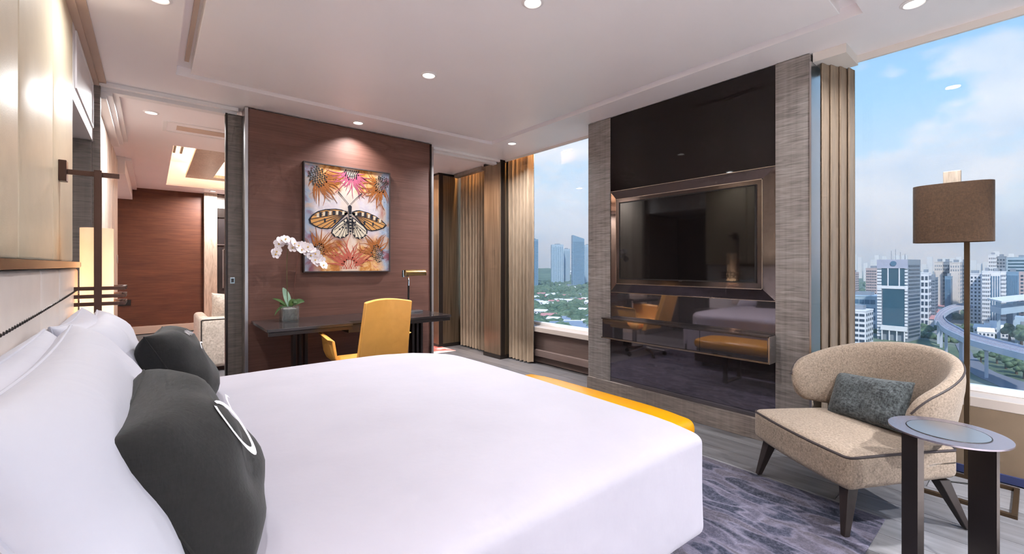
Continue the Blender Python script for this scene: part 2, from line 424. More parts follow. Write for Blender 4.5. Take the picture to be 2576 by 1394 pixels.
# brushed bronze pillars between the windows
def pillar(nm, x0, x1, y0, y1, lab):
    t_ = thing(nm, lab, 'pillar', ((x0 + x1) / 2, (y0 + y1) / 2, 0))
    BX(x0, x1, y0, y1, 0.05, CE).build('cladding', 'brushed_bronze', t_, bevel=0.003)
    BX(x0 - .008, x1 + .008, y0 - .008, y1 + .008, 0, 0.05).build('plinth', 'dark_metal', t_)
    BX(x0 + .004, x0 + .07, y0 - .012, y0, 0.05, CE - .02).build('corner_fin', 'dark_metal', t_)
    BX(x0 - .004, x1 + .004, y0 - .004, y1 + .004, CE - .03, CE - .001).build('cap', 'black', t_)
    return t_
pillar('bronze_pillar', 3.58, 3.84, 4.56, 4.93, 'brushed bronze pillar between the two curtained windows')
pillar('bronze_pillar', 3.36, 3.86, 5.80, 6.50, 'wide brushed bronze pillar in the living room beyond the desk')
# baseboard of the far wall
struct('baseboard_far', BX(-0.9, 0.78, 10.40, 10.42, 0, 0.14), 'groove_beige', bevel=0.003)
struct('baseboard_right', BX(3.34, 3.42, 0.96, 2.86, 0, 0.15), 'sycamore_dark', bevel=0.002)

# ------------------------------------------------------------------ recessed downlights (the room's lamps, plus added ones behind the viewer)
def make_downlight():
    t_ = thing('downlight', 'd', 'downlight', (0, 0, CE), 0, 'recessed downlights in the bedroom ceiling')
    rg = MB(); rg.lathe([(0.044, 0.0), (0.058, 0.0), (0.060, -0.004), (0.046, -0.010), (0.043, -0.006)], 28, cap=False); rg.build('trim_ring', 'white_paint', t_, smooth=True, world=False)
    ln = MB(); ln.lathe([(0.0, -0.003), (0.030, -0.003), (0.043, -0.0055)], 24, cap=False); ln.build('lens', 'lens', t_, world=False)
    ld = bpy.data.lights.new('beam', 'AREA'); ld.shape = 'DISK'; ld.size = 0.085; ld.energy = DOWNLIGHT_W; ld.color = (0.97, 0.985, 1.0); ld.spread = R(118)
    lo = bpy.data.objects.new('beam', ld); COL.objects.link(lo); lo.parent = t_; lo.location = (0, 0, -0.012)
    return t_
dl = make_downlight()
spots = [((1.58, 2.87), 'recessed ceiling downlight at the centre of the tray ceiling'),
         ((1.57, 1.72), 'recessed ceiling downlight at the top edge of the picture above the bed foot'),
         ((1.57, 4.27), 'recessed ceiling downlight close above the brown desk wall and painting'),
         ((3.20, 3.86), 'recessed ceiling downlight near the narrow window curtain'),
         ((3.15, 0.42), 'recessed ceiling downlight above the armchair and floor lamp'),
         ((0.03, 2.95), 'recessed ceiling downlight close to the cream headboard wall'),
         ((0.05, 0.72), 'recessed ceiling downlight over the near side of the headboard'),
         ((1.57, -1.1), 'added unseen downlight behind the viewer over the floor, for bounce light'),  # from here on: added fittings, lighting the ceiling by bounce from the floor
         ((0.2, -1.3), 'added unseen downlight behind the viewer by the left wall, for bounce light'),
         ((3.10, -1.2), 'added unseen downlight behind the viewer by the wide window, for bounce light')]
LV = [(0.46, 128), (0.40, 128), (0.26, 120), (1.40, 150), (0.58, 150), (0.26, 160), (0.26, 160), (2.1, 110), (2.1, 110), (2.1, 110)]   # output and beam spread of each fitting
for i, (p, lab) in enumerate(spots):
    if i == 0: o = dl; o.location = (p[0], p[1], CE); o['label'] = lab
    else: o = dup(dl, (p[0], p[1], CE), 0, lab)
    lo = [c for c in o.children if c.type == 'LIGHT'][0]; lo.data = lo.data.copy(); lo.data.energy = DOWNLIGHT_W * LV[i][0]; lo.data.spread = R(LV[i][1])
# living room downlights; all but the first are added to brighten the room
for p, lab in (((0.90, 9.95), 'recessed downlight in front of the pale wood column in the living room'), ((2.0, 5.3), 'added downlight brightening the living room, unseen behind the desk wall'), ((0.0, 5.2), 'added downlight near the silk wall, brightening the living room')):
    o = dup(dl, (p[0], p[1], CE), 0, lab, 'recessed downlights in the living room ceiling'); lo = [c for c in o.children if c.type == 'LIGHT'][0]; lo.data = lo.data.copy(); lo.data.energy = DOWNLIGHT_W * 1.5; lo.data.spread = R(165)
# ------------------------------------------------------------------ materials of the furniture
t = NT('linen'); v = t.coord('Object'); n1 = t.noise(v, 3.0, 4)
t.set(Base_Color=t.ramp(n1, [(0.3, srgb(163, 158, 169)), (0.7, srgb(169, 164, 175))]), Roughness=0.75, Sheen_Weight=0.15); t.bump(t.noise(v, 5.0, 4, 0.55), 0.22, 0.02); M['linen'] = t.m
t = NT('linen_pillow'); v = t.coord('Object'); n1 = t.noise(v, 3.0, 4)
t.set(Base_Color=srgb(190, 189, 200), Roughness=0.75, Sheen_Weight=0.15); t.bump(t.noise(v, 6.0, 3, 0.5, 0.8), 0.3, 0.02); M['linen_pillow'] = t.m
def weave(name, lo, hi, sc=260.0, rough=0.85, bump=0.35):
    t = NT(name); v = t.coord('Object')
    a = t.noise(t.coord('Object', (sc, sc * .3, sc * .3)), 1.0, 2); b = t.noise(t.coord('Object', (sc * .3, sc * .3, sc)), 1.0, 2); c = t.noise(t.coord('Object', (sc * .3, sc, sc * .3)), 1.0, 2)
    f = t.math('DIVIDE', t.math('ADD', a, t.math('ADD', b, c)), 3.0)
    t.set(Base_Color=t.ramp(f, [(0.38, lo), (0.62, hi)]), Roughness=rough, Sheen_Weight=0.1); t.bump(f, bump, 0.003); MATS[name] = t.m
weave('charcoal_cloth', srgb(16, 14, 13), srgb(26, 24, 23), 220)
weave('chair_tweed', srgb(104, 89, 76), srgb(148, 131, 115), 330)
weave('blue_tweed', srgb(14, 19, 24), srgb(84, 90, 92), 170, bump=0.6)
weave('sofa_cloth', srgb(176, 162, 148), srgb(222, 210, 198), 120)
weave('shade_cloth', srgb(56, 36, 18), srgb(76, 52, 30), 240)
plain('piping', srgb(46, 36, 36), 0.6)
plain('yellow_leather', srgb(206, 140, 6), 0.26, var=0.06, vscale=9, bump=0.10, bscale=120)
plain('amber_leather', srgb(242, 178, 88), 0.4, var=0.04, vscale=9, bump=0.08, bscale=160)
plain('dark_wood', srgb(40, 32, 30), 0.35, var=0.12, vscale=12)
plain('espresso_gloss', srgb(50, 44, 44), 0.14, ior=1.6, var=0.08)
plain('print_white', srgb(238, 234, 238), 0.7)
plain('bed_base', srgb(70, 60, 58), 0.6)

# ------------------------------------------------------------------ pillow builder
def pillow_mesh(a, b, T, pinch=0.07, n=22, sag=0.0, seed=0):
    """a, b half width / height (local x, z), T half thickness (local y)"""
    rr = random.Random(seed); ph = [rr.uniform(0, 6.28) for _ in range(6)]
    mb = MB(); front = []; back = []
    def surf(u, w, s):
        e = max(0.0, (1 - abs(u) ** 3.2)) * max(0.0, (1 - abs(w) ** 3.2))
        th = T * (e ** 0.42)
        x = a * u * (1 - pinch * (1 - w * w) * abs(u)); z = b * w * (1 - pinch * (1 - u * u) * abs(w))
        wr = 0.10 * T * math.sin(5 * u + ph[0] + 2 * w) * math.sin(4 * w + ph[1]) * e + 0.06 * T * math.sin(11 * u * w + ph[2]) * e
        z -= sag * (1 - u * u) * (0.5 + 0.5 * w)
        return Vector((x, s * th + wr, z))
    N = n
    def co(i): return math.sin((i / N - 0.5) * PI)
    vs = []; fs = []; idx = {}
    for s in (-1, 1):
        for j in range(N + 1):
            for i in range(N + 1):
                edge = i in (0, N) or j in (0, N)
                k = (i, j, 0 if edge else s)
                if k not in idx:
                    idx[k] = len(vs); vs.append(surf(co(i), co(j), s))
        for j in range(N):
            for i in range(N):
                q = []
                for (x, y) in ((i, j), (i + 1, j), (i + 1, j + 1), (i, j + 1)):
                    edge = x in (0, N) or y in (0, N); q.append(idx[(x, y, 0 if edge else s)])
                fs.append(tuple(q) if s < 0 else tuple(reversed(q)))
    mb.add(vs, fs)
    seam = [surf(co(i), -1, 1) for i in range(N)] + [surf(1, co(j), 1) for j in range(N)] + [surf(co(N - i), 1, 1) for i in range(N)] + [surf(-1, co(N - j), 1) for j in range(N)]
    return mb, seam
def pillow(name, label, cat, loc, rz, lean, roll, a, b, T, mat, group, pinch=0.07, piping=None, seed=0, sag=0.0, seam_r=0.004):
    """stands on its lower edge at loc; local +y is the front; lean tips it back"""
    t_ = thing(name, label, cat, loc, rz, group)
    mb, seam = pillow_mesh(a, b, T, pinch, 22, sag, seed)
    X = Matrix.Rotation(lean, 4, 'X') @ Matrix.Rotation(roll, 4, 'Y') @ Matrix.Translation((0, 0, b))
    mb.xf(X)
    mb.build('cover', mat, t_, smooth=True, angle=180, world=False)
    MB().tube([X @ p for p in seam], seam_r, 6, closed=True).build('seam_piping' if piping else 'seam', piping or mat, t_, smooth=True, world=False)
    return t_, X

# ------------------------------------------------------------------ bed
BZ = 0.655
bed = thing('bed', 'wide double bed with a smooth white duvet', 'bed', (0.65, 1.84, 0.0065))
BX(-0.28, 1.50, 0.90, 2.74, 0.06, 0.30).build('base', 'bed_base', bed, bevel=0.01)
for (x, y) in ((-0.2, 1.0), (1.4, 1.0), (-0.2, 2.64), (1.4, 2.64)):
    BX(x - .03, x + .03, y - .03, y + .03, 0.0065, 0.06).build('leg', 'dark_wood', bed)
MB().rbox((0.9, 0.94, 0.13), 0.06, 4, 4, c=(0.62, 1.82, 0.42)).build('mattress', 'linen', bed, smooth=True)
def duv(p):
    x, y, z = p
    ex = max(0.0, abs(y) / 1.045); fx = (x + 0.97) / 1.94
    if z > 0:
        z += (z / 0.208) ** 2 * (0.012 * (1 - min(1, ex) ** 2) + 0.006 * math.sin(2.1 * x + 1.3 * y) * math.sin(1.7 * y) - 0.02 * max(0, ex - 0.85) / 0.15 - 0.018 * max(0, fx - 0.9) / 0.1)
    else:
        k = min(1, (-z) / 0.2) ** 1.5
        y += 0.010 * k * math.sin(7 * x) * (1 if y > 0 else -1) * max(0, min(1, (ex - .8) * 10))
        x += 0.012 * k * (0.6 + math.sin(6 * y)) * max(0, min(1, (fx - .9) * 12))
    # rounded-off far foot corner
    if y > 0.6 and fx > 0.75:
        d = ((y - 0.6) / 0.445) ** 2 * ((fx - 0.75) / 0.25) ** 2
        x -= 0.16 * d; y -= 0.14 * d; z -= 0.03 * d
    return (x, y, z)
MB().rbox((0.955, 1.045, 0.208), 0.042, 6, 24, fn=duv, c=(0.645, 1.835, BZ - 0.208)).build('duvet', 'linen', bed, smooth=True, angle=180)

# ------------------------------------------------------------------ headboard
hb = thing('headboard', 'cream leather panelled headboard with a dark ledge and studded lower edge', 'headboard', (-0.37, 1.6, 0))
ys = [-1.2, -0.52, 0.16, 0.84, 1.50, 2.17, 2.83, 3.47]
for i in range(len(ys) - 1):
    h_ = ((0.03), (ys[i + 1] - ys[i]) / 2 - 0.002, (CE - 0.03 - 1.27) / 2)
    MB().rbox(h_, 0.012, 3, 3, c=(-0.37, (ys[i] + ys[i + 1]) / 2, (CE - 0.03 + 1.27) / 2)).build('wall_panel', 'leather_cream', hb, smooth=True)
lg = BX(-0.40, -0.262, -1.2, 3.09, 1.243, 1.265).build('ledge', 'dark_metal', hb, bevel=0.003)
BX(-0.262, -0.256, -1.2, 2.86, 1.240, 1.266).build('brass_edge', 'brass', lg)
ys2 = [0.60, 1.05, 1.58, 2.11, 2.48, 3.06]
def hb_low(z, y):   # lower edge sweeps in a shallow curve
    return z
for i in range(len(ys2) - 1):
    MB().rbox((0.055, (ys2[i + 1] - ys2[i]) / 2 - 0.002, 0.30), 0.02, 4, 4, c=(-0.335, (ys2[i] + ys2[i + 1]) / 2, 0.94)).build('lower_panel', 'leather_pale', hb, smooth=True)
studs = MB()
for i in range(60):
    y = 1.30 + i * 0.029
    z = 1.075 + 0.055 * ((y - 1.3) / 1.7) ** 1.2
    studs.lathe([(0.0, 0.004), (0.0045, 0.002), (0.0055, -0.002)], 6, (0, 0, 0))
    n0 = len(studs.v) - 18
    studs.xf(Matrix.Translation((-0.279, y, z)) @ Matrix.Rotation(PI / 2, 4, 'Y'), n0)
tag(studs.build('stud_row', 'dark_metal', hb), kind='stuff')

# ------------------------------------------------------------------ pillows on the bed   (local +y faces the foot: rotate by -90 degrees)
PG = 'white pillows against the headboard'
F = -PI / 2
pillow('white_pillow', 'white pillow at the back, farthest up against the studded headboard', 'pillow', (-0.16, 2.36, BZ - .02), F, R(11), 0.0, 0.41, 0.215, 0.085, 'linen_pillow', PG, 0.11, seed=3)
pillow('white_pillow', 'white pillow at the back by the left picture edge, mostly hidden', 'pillow', (-0.165, 1.34, BZ - .02), F, R(11), 0.0, 0.56, 0.215, 0.085, 'linen_pillow', PG, 0.06, seed=4)
pillow('white_pillow', 'white pillow in front, leaning back behind the farther black cushion', 'pillow', (0.005, 2.42, BZ - .02), F, R(27), 0.0, 0.45, 0.225, 0.09, 'linen_pillow', PG, 0.12, seed=5)
pillow('white_pillow', 'largest white pillow in front, nearest the viewer behind the near black cushion', 'pillow', (0.00, 1.30, BZ - .02), F, R(24), 0.0, 0.60, 0.235, 0.115, 'linen_pillow', PG, 0.10, seed=6)
def cushion(label, size, loc, rz, lean, roll, deco, seed):
    CA, CB, CT = size
    t_, X = pillow('black_cushion', label, 'cushion', loc, rz, lean, roll, CA, CB, CT, 'charcoal_cloth', 'black cushions on the bed', 0.06, seed=seed, seam_r=0.0028)
    d = MB()
    for poly in deco:      # flat white print following the front of the cushion
        vs = []
        for (u, w) in poly:
            e = max(0.0, (1 - abs(u) ** 3.2)) * max(0.0, (1 - abs(w) ** 3.2)); th = CT * (e ** 0.42) * 1.06 + 0.004
            vs.append(X @ Vector((CA * u * (1 - .06 * (1 - w * w) * abs(u)), th, CB * w * (1 - .06 * (1 - u * u) * abs(w)))))
        n = len(vs) // 2
        d.add(vs, [(i, i + 1, n + i + 1, n + i) for i in range(n - 1)])
    d.build('printed_motif', 'print_white', t_, smooth=True, world=False)
    return t_
def stroke(pts, w):
    """ribbon polygon along points; w may taper"""
    L, Rr = [], []
    for i, p in enumerate(pts):
        a = pts[max(0, i - 1)]; b = pts[min(len(pts) - 1, i + 1)]
        dx, dy = b[0] - a[0], b[1] - a[1]; l = math.hypot(dx, dy) or 1
        ww = w if isinstance(w, float) else w[i]
        L.append((p[0] - dy / l * ww, p[1] + dx / l * ww)); Rr.append((p[0] + dy / l * ww, p[1] - dx / l * ww))
    return L + Rr
loop = [(0.34 * math.cos(a) * 0.62 + 0.26, 0.36 * math.sin(a) + 0.24) for a in [R(x) for x in range(100, 440, 14)]]
wid = [0.02 + 0.05 * max(0, math.sin(i / 24 * PI * 1.4)) for i in range(len(loop))]
decoA = [stroke(loop, wid), stroke([(0.02, 0.34), (-0.14, 0.42), (-0.30, 0.42), (-0.42, 0.34)], 0.022)]
decoB = [stroke([(-0.10, 0.60), (0.0, 0.74), (0.06, 0.60), (0.14, 0.76), (0.22, 0.60), (0.30, 0.74), (0.36, 0.62)], 0.02), stroke([(-0.1, 0.30), (0.15, 0.34), (0.4, 0.22)], 0.02)]
cushion('near black cushion with a white looped print, in front of the big white pillow', (0.235, 0.188, 0.122), (0.135, 1.15, BZ - .005), F - 0.12, R(27), R(3), decoA, 11)
cushion('farther black cushion with a small white scribble, in front of white pillows', (0.22, 0.185, 0.105), (0.180, 2.30, BZ - .005), F - 0.12, R(28), R(-2), decoB, 12)

# ------------------------------------------------------------------ bench at the bed foot
bn = thing('bench', 'long yellow leather bench at the foot of the bed', 'bench', (1.90, 1.70, 0.0065))
def bshape(p):
    x, y, z = p; k = abs(y) / 0.62
    return (x * (1 - 0.20 * max(0, k - 0.55) ** 2 * 4), y, z + (0.03 * (1 - k ** 4) * (1 - (x / 0.23) ** 2) if z > 0 else 0))
MB().rbox((0.23, 0.62, 0.045), 0.04, 5, 10, fn=bshape, c=(1.90, 1.70, 0.435)).build('seat_cushion', 'yellow_leather', bn, smooth=True, angle=180)
BX(1.70, 2.10, 1.12, 2.28, 0.36, 0.392).build('seat_frame', 'dark_wood', bn, bevel=0.004)
for y in (1.30, 2.10):
    MB().box(1.72, 1.745, y - .02, y + .02, 0.02, 0.36).box(2.055, 2.08, y - .02, y + .02, 0.02, 0.36).box(1.72, 2.08, y - .02, y + .02, 0.0065, 0.02).build('sled_leg', 'dark_metal', bn, bevel=0.002)

# ------------------------------------------------------------------ rug
t = NT('rug_pile'); v = t.coord('World', (2.9, 1.0, 1)); dn = t.node('ShaderNodeTexNoise'); t.l.new(v, dn.inputs['Vector']); dn.inputs['Scale'].default_value = 2.2
vm = t.node('ShaderNodeVectorMath', operation='MULTIPLY_ADD'); t.l.new(dn.outputs['Color'], vm.inputs[0]); vm.inputs[1].default_value = (0.72, 0.72, 0); t.l.new(v, vm.inputs[2])
vo = t.node('ShaderNodeTexVoronoi', feature='DISTANCE_TO_EDGE'); t.l.new(vm.outputs[0], vo.inputs['Vector']); vo.inputs['Scale'].default_value = 4.6
vc = t.node('ShaderNodeTexVoronoi', feature='F1'); t.l.new(vm.outputs[0], vc.inputs['Vector']); vc.inputs['Scale'].default_value = 4.6
big = t.noise(t.coord('World', (1.2, 0.5, 1)), 2.4, 3); fine = t.noise(t.coord('World', (1, 1, 1)), 160.0, 2); mid = t.noise(t.coord('World', (3, 1, 1)), 9.0, 4, 0.6, 1.5)
sepc = t.node('ShaderNodeSeparateColor'); t.l.new(vc.outputs['Color'], sepc.inputs[0])
cell = t.ramp(sepc.outputs[0], [(0.0, srgb(18, 23, 40)), (0.4, srgb(34, 40, 60)), (0.6, srgb(70, 66, 82)), (1.0, srgb(80, 73, 80))])
edge = t.ramp(t.math('ADD', vo.outputs[0], t.math('MULTIPLY', mid, 0.16)), [(0.05, (0.9, 0.9, 0.9, 1)), (0.21, (0, 0, 0, 1))])
c1 = t.mix(edge, cell, srgb(116, 110, 128)); c2 = t.mix(t.ramp(mid, [(0.52, (0, 0, 0, 1)), (0.70, (0.5, 0.5, 0.5, 1))]), c1, srgb(76, 72, 88)); c3 = t.mix(t.ramp(big, [(0.55, (0, 0, 0, 1)), (0.75, (0.5, 0.5, 0.5, 1))]), c2, srgb(80, 71, 77))
fl_ = t.noise(t.coord('World', (1, 1, 1)), 75.0, 3, 0.7); c4 = t.mix(t.ramp(fl_, [(0.42, (0, 0, 0, 1)), (0.70, (0.30, 0.30, 0.30, 1))]), t.mix(t.math('MULTIPLY', fine, 0.4), c3, srgb(30, 34, 50)), srgb(124, 118, 138))
t.set(Base_Color=c4, Roughness=0.95); t.bump(t.math('ADD', fine, t.math('MULTIPLY', mid, 0.6)), 0.7, 0.008); M['rug_pile'] = t.m
rug = MB().rbox((1.14, 1.50, 0.003), 0.0025, 2, 4, c=(1.635, 1.975, 0.0032))
tag(rug.build('rug', 'rug_pile', smooth=True), 'blue and mauve mottled rug under the bed and armchair', 'rug')
# ------------------------------------------------------------------ media wall
t = NT('smoked_glass'); n1 = t.noise(t.coord('Object'), 3.0, 2)
t.set(Base_Color=t.ramp(n1, [(0, srgb(30, 25, 25)), (1, srgb(36, 30, 29))]), Roughness=0.03, IOR=1.33); M['smoked_glass'] = t.m
t = NT('smoked_mirror'); n1 = t.noise(t.coord('Object'), 2.0, 2)
t.set(Base_Color=t.ramp(n1, [(0, srgb(122, 115, 119)), (1, srgb(128, 120, 124))]), Metallic=0.85, Roughness=0.035); M['smoked_mirror'] = t.m
t = NT('screen_glass'); n1 = t.noise(t.coord('Object'), 2.0, 2)
t.set(Base_Color=t.ramp(n1, [(0, srgb(20, 17, 17)), (1, srgb(24, 20, 20))]), Roughness=0.045, IOR=1.42); M['screen_glass'] = t.m
plain('bezel_bronze', srgb(92, 80, 76), 0.12, 0.8, var=0.05)
plain('edge_line', srgb(172, 158, 146), 0.25, 0.9)
t = NT('bevel_mirror'); n1 = t.noise(t.coord('Object'), 2.0, 2); t.set(Base_Color=t.ramp(n1, [(0, srgb(96, 86, 84)), (1, srgb(104, 92, 90))]), Metallic=0.85, Roughness=0.06); M['bevel_mirror'] = t.m
mw = thing('media_wall', 'smoked glass media wall framing the television between two veneer columns', 'wall unit', (3.39, 1.9, 0))
y0, y1 = 1.168, 2.59
BX(3.36, 3.42, 2.59, 2.86, 0, CE - .004).build('veneer_column', 'sycamore', mw, bevel=0.002)
BX(3.36, 3.42, 0.962, 1.168, 0, CE - .004).build('veneer_column', 'sycamore', mw, bevel=0.002)
BX(3.356, 3.66, 0.952, 0.962, 0, 2.60).build('edge_strip', 'steel', mw)
BX(3.366, 3.42, y0, y1, 1.950, CE - .006).build('upper_glass', 'smoked_glass', mw)
BX(3.366, 3.42, y0, y1, 0.10, 0.995).build('lower_mirror', 'smoked_mirror', mw)
BX(3.37, 3.42, y0, y1, 0.0, 0.10).build('plinth', 'sycamore_dark', mw)
# mitred bevelled surround between the outer edge and the television
oy0, oy1, oz0, oz1 = y0, y1, 0.999, 1.946
iy0, iy1, iz0, iz1 = 1.240, 2.505, 1.078, 1.866
X0, X1 = 3.365, 3.338
for q in ([(X0, oy0, oz1), (X0, oy1, oz1), (X1, iy1, iz1), (X1, iy0, iz1)], [(X0, oy1, oz0), (X0, oy0, oz0), (X1, iy0, iz0), (X1, iy1, iz0)],
          [(X0, oy1, oz1), (X0, oy1, oz0), (X1, iy1, iz0), (X1, iy1, iz1)], [(X0, oy0, oz0), (X0, oy0, oz1), (X1, iy0, iz1), (X1, iy0, iz0)]):
    MB().hexa([(p[0] + .03, p[1], p[2]) for p in q] + q).build('mitred_bevel', 'bevel_mirror', mw)
for a in ((y0, y1, 0.9945, 0.9995), (y0, y1, 1.945, 1.951)):
    BX(3.362, 3.367, *a).build('edge_line', 'edge_line', mw)
tv = thing('television', 'large flat black television set into the smoked glass wall', 'television', (3.34, 1.87, 1.07))
BX(3.335, 3.365, iy0 + .002, iy1 - .002, iz0 + .002, iz1 - .002).build('bezel', 'bezel_bronze', tv, bevel=0.003)
sc = BX(3.328, 3.335, iy0 + .05, iy1 - .05, iz0 + .055, iz1 - .045).build('screen', 'screen_glass', tv)
fr = MB(); a0, a1, b0, b1 = iy0 + .04, iy1 - .04, iz0 + .045, iz1 - .035
fr.box(3.325, 3.335, a0, a1, b0, b0 + .01).box(3.325, 3.335, a0, a1, b1 - .01, b1).box(3.325, 3.335, a0, a0 + .01, b0 + .01, b1 - .01).box(3.325, 3.335, a1 - .01, a1, b0 + .01, b1 - .01)
fr.build('inner_frame', 'black', tv)
fr = MB(); a0, a1, b0, b1 = iy0, iy1, iz0, iz1
fr.box(3.331, 3.337, a0, a1, b0, b0 + .006).box(3.331, 3.337, a0, a1, b1 - .006, b1).box(3.331, 3.337, a0, a0 + .006, b0, b1).box(3.331, 3.337, a1 - .006, a1, b0, b1)
fr.build('outer_edge', 'edge_line', tv)
MB().box(3.3335, 3.3345, 1.862, 1.882, 1.132, 1.138).box(3.3335, 3.3345, 1.850, 1.878, 1.122, 1.128).build('logo', 'print_white', sc)
sh = thing('floating_shelf', 'low floating mirrored drawer shelf below the television', 'shelf', (3.31, 1.89, 0.57))
BX(3.255, 3.358, y0 + .006, 2.60, 0.585, 0.752).build('carcass', 'smoked_mirror', sh, bevel=0.002)
BX(3.248, 3.358, y0, 2.606, 0.752, 0.762).build('top', 'espresso_gloss', sh)
BX(3.246, 3.358, y0, 2.606, 0.573, 0.585).build('bottom_rail', 'edge_line', sh)
BX(3.250, 3.256, y0 + .012, 1.655, 0.588, 0.749).build('drawer_front', 'smoked_mirror', sh)
BX(3.250, 3.256, 1.659, 2.59, 0.588, 0.749).build('drawer_front', 'smoked_mirror', sh)
BX(3.248, 3.358, y0 - .004, y0 + .006, 0.573, 0.762).build('end_panel', 'steel', sh)

# ------------------------------------------------------------------ curtains
t = NT('curtain_cloth'); n1 = t.noise(t.coord('World', (90, 90, 6)), 1.0, 3)
t.set(Base_Color=t.ramp(n1, [(0.3, srgb(108, 90, 72)), (0.7, srgb(130, 110, 90))]), Roughness=0.8, Sheen_Weight=0.2); M['curtain_cloth'] = t.m
t = NT('sheer_cloth'); t.set(Base_Color=srgb(236, 232, 238), Roughness=0.9, Transmission_Weight=0.0, Alpha=0.8); M['sheer_cloth'] = t.m
def curtain(name, lab, cat, x, y0, y1, z0, z1, n, amp, mat, flare=0.0, seed=0, dx=0.0):
    rr = random.Random(seed); ph = [rr.uniform(-.5, .5) for _ in range(n + 2)]
    def fn(s, side):
        def g(u, w):
            k = u * n; i = int(min(k, n - 1)); ph_ = ph[i] * (1 - abs(2 * (k - i) - 1)) * 0.3
            y = y0 + (y1 - y0) * u - flare * (1 - u) * (1 - w) ** 1.5
            cc = math.cos(2 * PI * (k + ph_ * (0.4 + 0.6 * (1 - w)))); xx = x + amp * math.copysign(abs(cc) ** 0.6, cc) * (0.8 + 0.2 * math.sin(3 * w + i))
            return Vector((xx + side + dx * u, y, z0 + (z1 - z0) * w))
        return g
    mb = MB(); nu = n * 10
    mb.grid(nu, 10, fn(0, 0.0)); k0 = len(mb.v); mb.grid(nu, 10, fn(0, 0.006))
    # close the rim
    W = nu + 1; H = 11; rim = [i for i in range(W)] + [j * W + W - 1 for j in range(1, H)] + [(H - 1) * W + i for i in range(W - 2, -1, -1)] + [j * W for j in range(H - 2, 0, -1)]
    for a, b in zip(rim, rim[1:] + rim[:1]): mb.f.append((a, b, k0 + b, k0 + a)); mb.mi.append(0)
    t_ = thing(name, lab, cat, (x, (y0 + y1) / 2, z0))
    mb.build('cloth', mat, t_, smooth=True, angle=180)
    if not dx: BX(x - .012 + min(0, dx), x + .012, y0 - (.02 if not dx else 0), y1 + (.02 if not dx else 0), z1 + .002, z1 + .014).build('track', 'white_paint', t_)
    return t_
curtain('curtain', 'beige pleated curtain beside the narrow bedroom window', 'curtain', 3.72, 4.10, 4.55, 0.02, 2.79, 6, 0.043, 'curtain_cloth', 0.0, 1)
curtain('curtain', 'beige pleated curtain between the veneer column and the wide window', 'curtain', 3.715, 0.803, 0.925, 0.02, 2.598, 4, 0.026, 'curtain_cloth', 0.0, 2, -0.29)
curtain('curtain', 'golden beige curtain in the living room lit from above', 'curtain', 3.72, 5.10, 5.74, 0.02, 2.79, 8, 0.036, 'curtain_cloth', 0.0, 3)
curtain('sheer_curtain', 'white sheer curtain edge beside the bronze pillar', 'curtain', 3.70, 4.96, 5.07, 0.02, 2.79, 4, 0.015, 'sheer_cloth', 0.0, 4)
#, 0.02, 2.79, 4, 0.018, 'sheer_cloth', 0.0, 4)
plain('led_warm', srgb(255, 190, 110), 0.5, emit=((1.0, 0.55, 0.20, 1), 6.0))
def led(lab, x, ya, yb, z, w):
    o = thing('led_strip', lab, 'light strip', (x, (ya + yb) / 2, z))
    BX(x - .008, x + .008, ya, yb, z, z + .008).build('strip', 'led_warm', o)
    ld = bpy.data.lights.new('glow', 'AREA'); ld.shape = 'RECTANGLE'; ld.size = 0.015; ld.size_y = yb - ya; ld.energy = w; ld.color = (1.0, 0.52, 0.18)
    lo = bpy.data.objects.new('glow', ld); COL.objects.link(lo); lo.parent = o; lo.location = (0, 0, -0.004)
led('warm light strip above the narrow window curtain', 3.685, 3.95, 4.52, 2.80, 16.0)
led('warm light strip above the living room curtain', 3.685, 5.06, 5.73, 2.80, 18.0)

# ------------------------------------------------------------------ armchair  (local +y is the front)
AF = (-0.83, 0.56); AR = math.atan2(-AF[0], AF[1])
ac = thing('armchair', 'beige tweed lounge armchair with a curved backrest and dark piping', 'armchair', (2.865, 0.650, 0.0065), AR)
def seatf(p):
    x, y, z = p; k = (y + 0.31) / 0.62
    x *= 0.90 + 0.10 * k
    if z > 0: z += 0.016 * (1 - (x / .36) ** 2) * (1 - (y / .32) ** 2)
    else: z += 0.02 * (1 - k)
    y += 0.03 * (1 - (x / 0.35) ** 2) * k
    return (x, y, z)
MB().rbox((0.335, 0.30, 0.085), 0.035, 4, 10, fn=seatf, c=(0, 0, 0.297)).build('seat', 'chair_tweed', ac, smooth=True, angle=180, world=False)
pp = []; hx_, hy_, rr_ = 0.3305, 0.2955, 0.0287
for (cx, cy, a0) in ((hx_ - rr_, hy_ - rr_, 0), (-hx_ + rr_, hy_ - rr_, 90), (-hx_ + rr_, -hy_ + rr_, 180), (hx_ - rr_, -hy_ + rr_, 270)):
    for k in range(6):
        a = R(a0 + 90 * k / 5); X_ = seatf((cx + rr_ * math.cos(a), cy + rr_ * math.sin(a), 0.070)); pp.append((X_[0], X_[1], 0.297 + X_[2]))
    q0, q1 = {0: ((hx_ - rr_, hy_), (-hx_ + rr_, hy_)), 90: ((-hx_, hy_ - rr_), (-hx_, -hy_ + rr_)), 180: ((-hx_ + rr_, -hy_), (hx_ - rr_, -hy_)), 270: ((hx_, -hy_ + rr_), (hx_, hy_ - rr_))}[a0]
    for k in range(1, 10):
        X_ = seatf((q0[0] + (q1[0] - q0[0]) * k / 10, q0[1] + (q1[1] - q0[1]) * k / 10, 0.070)); pp.append((X_[0], X_[1], 0.297 + X_[2]))
MB().tube(pp, 0.006, 6, closed=True).build('seat_piping', 'piping', ac, smooth=True, world=False)
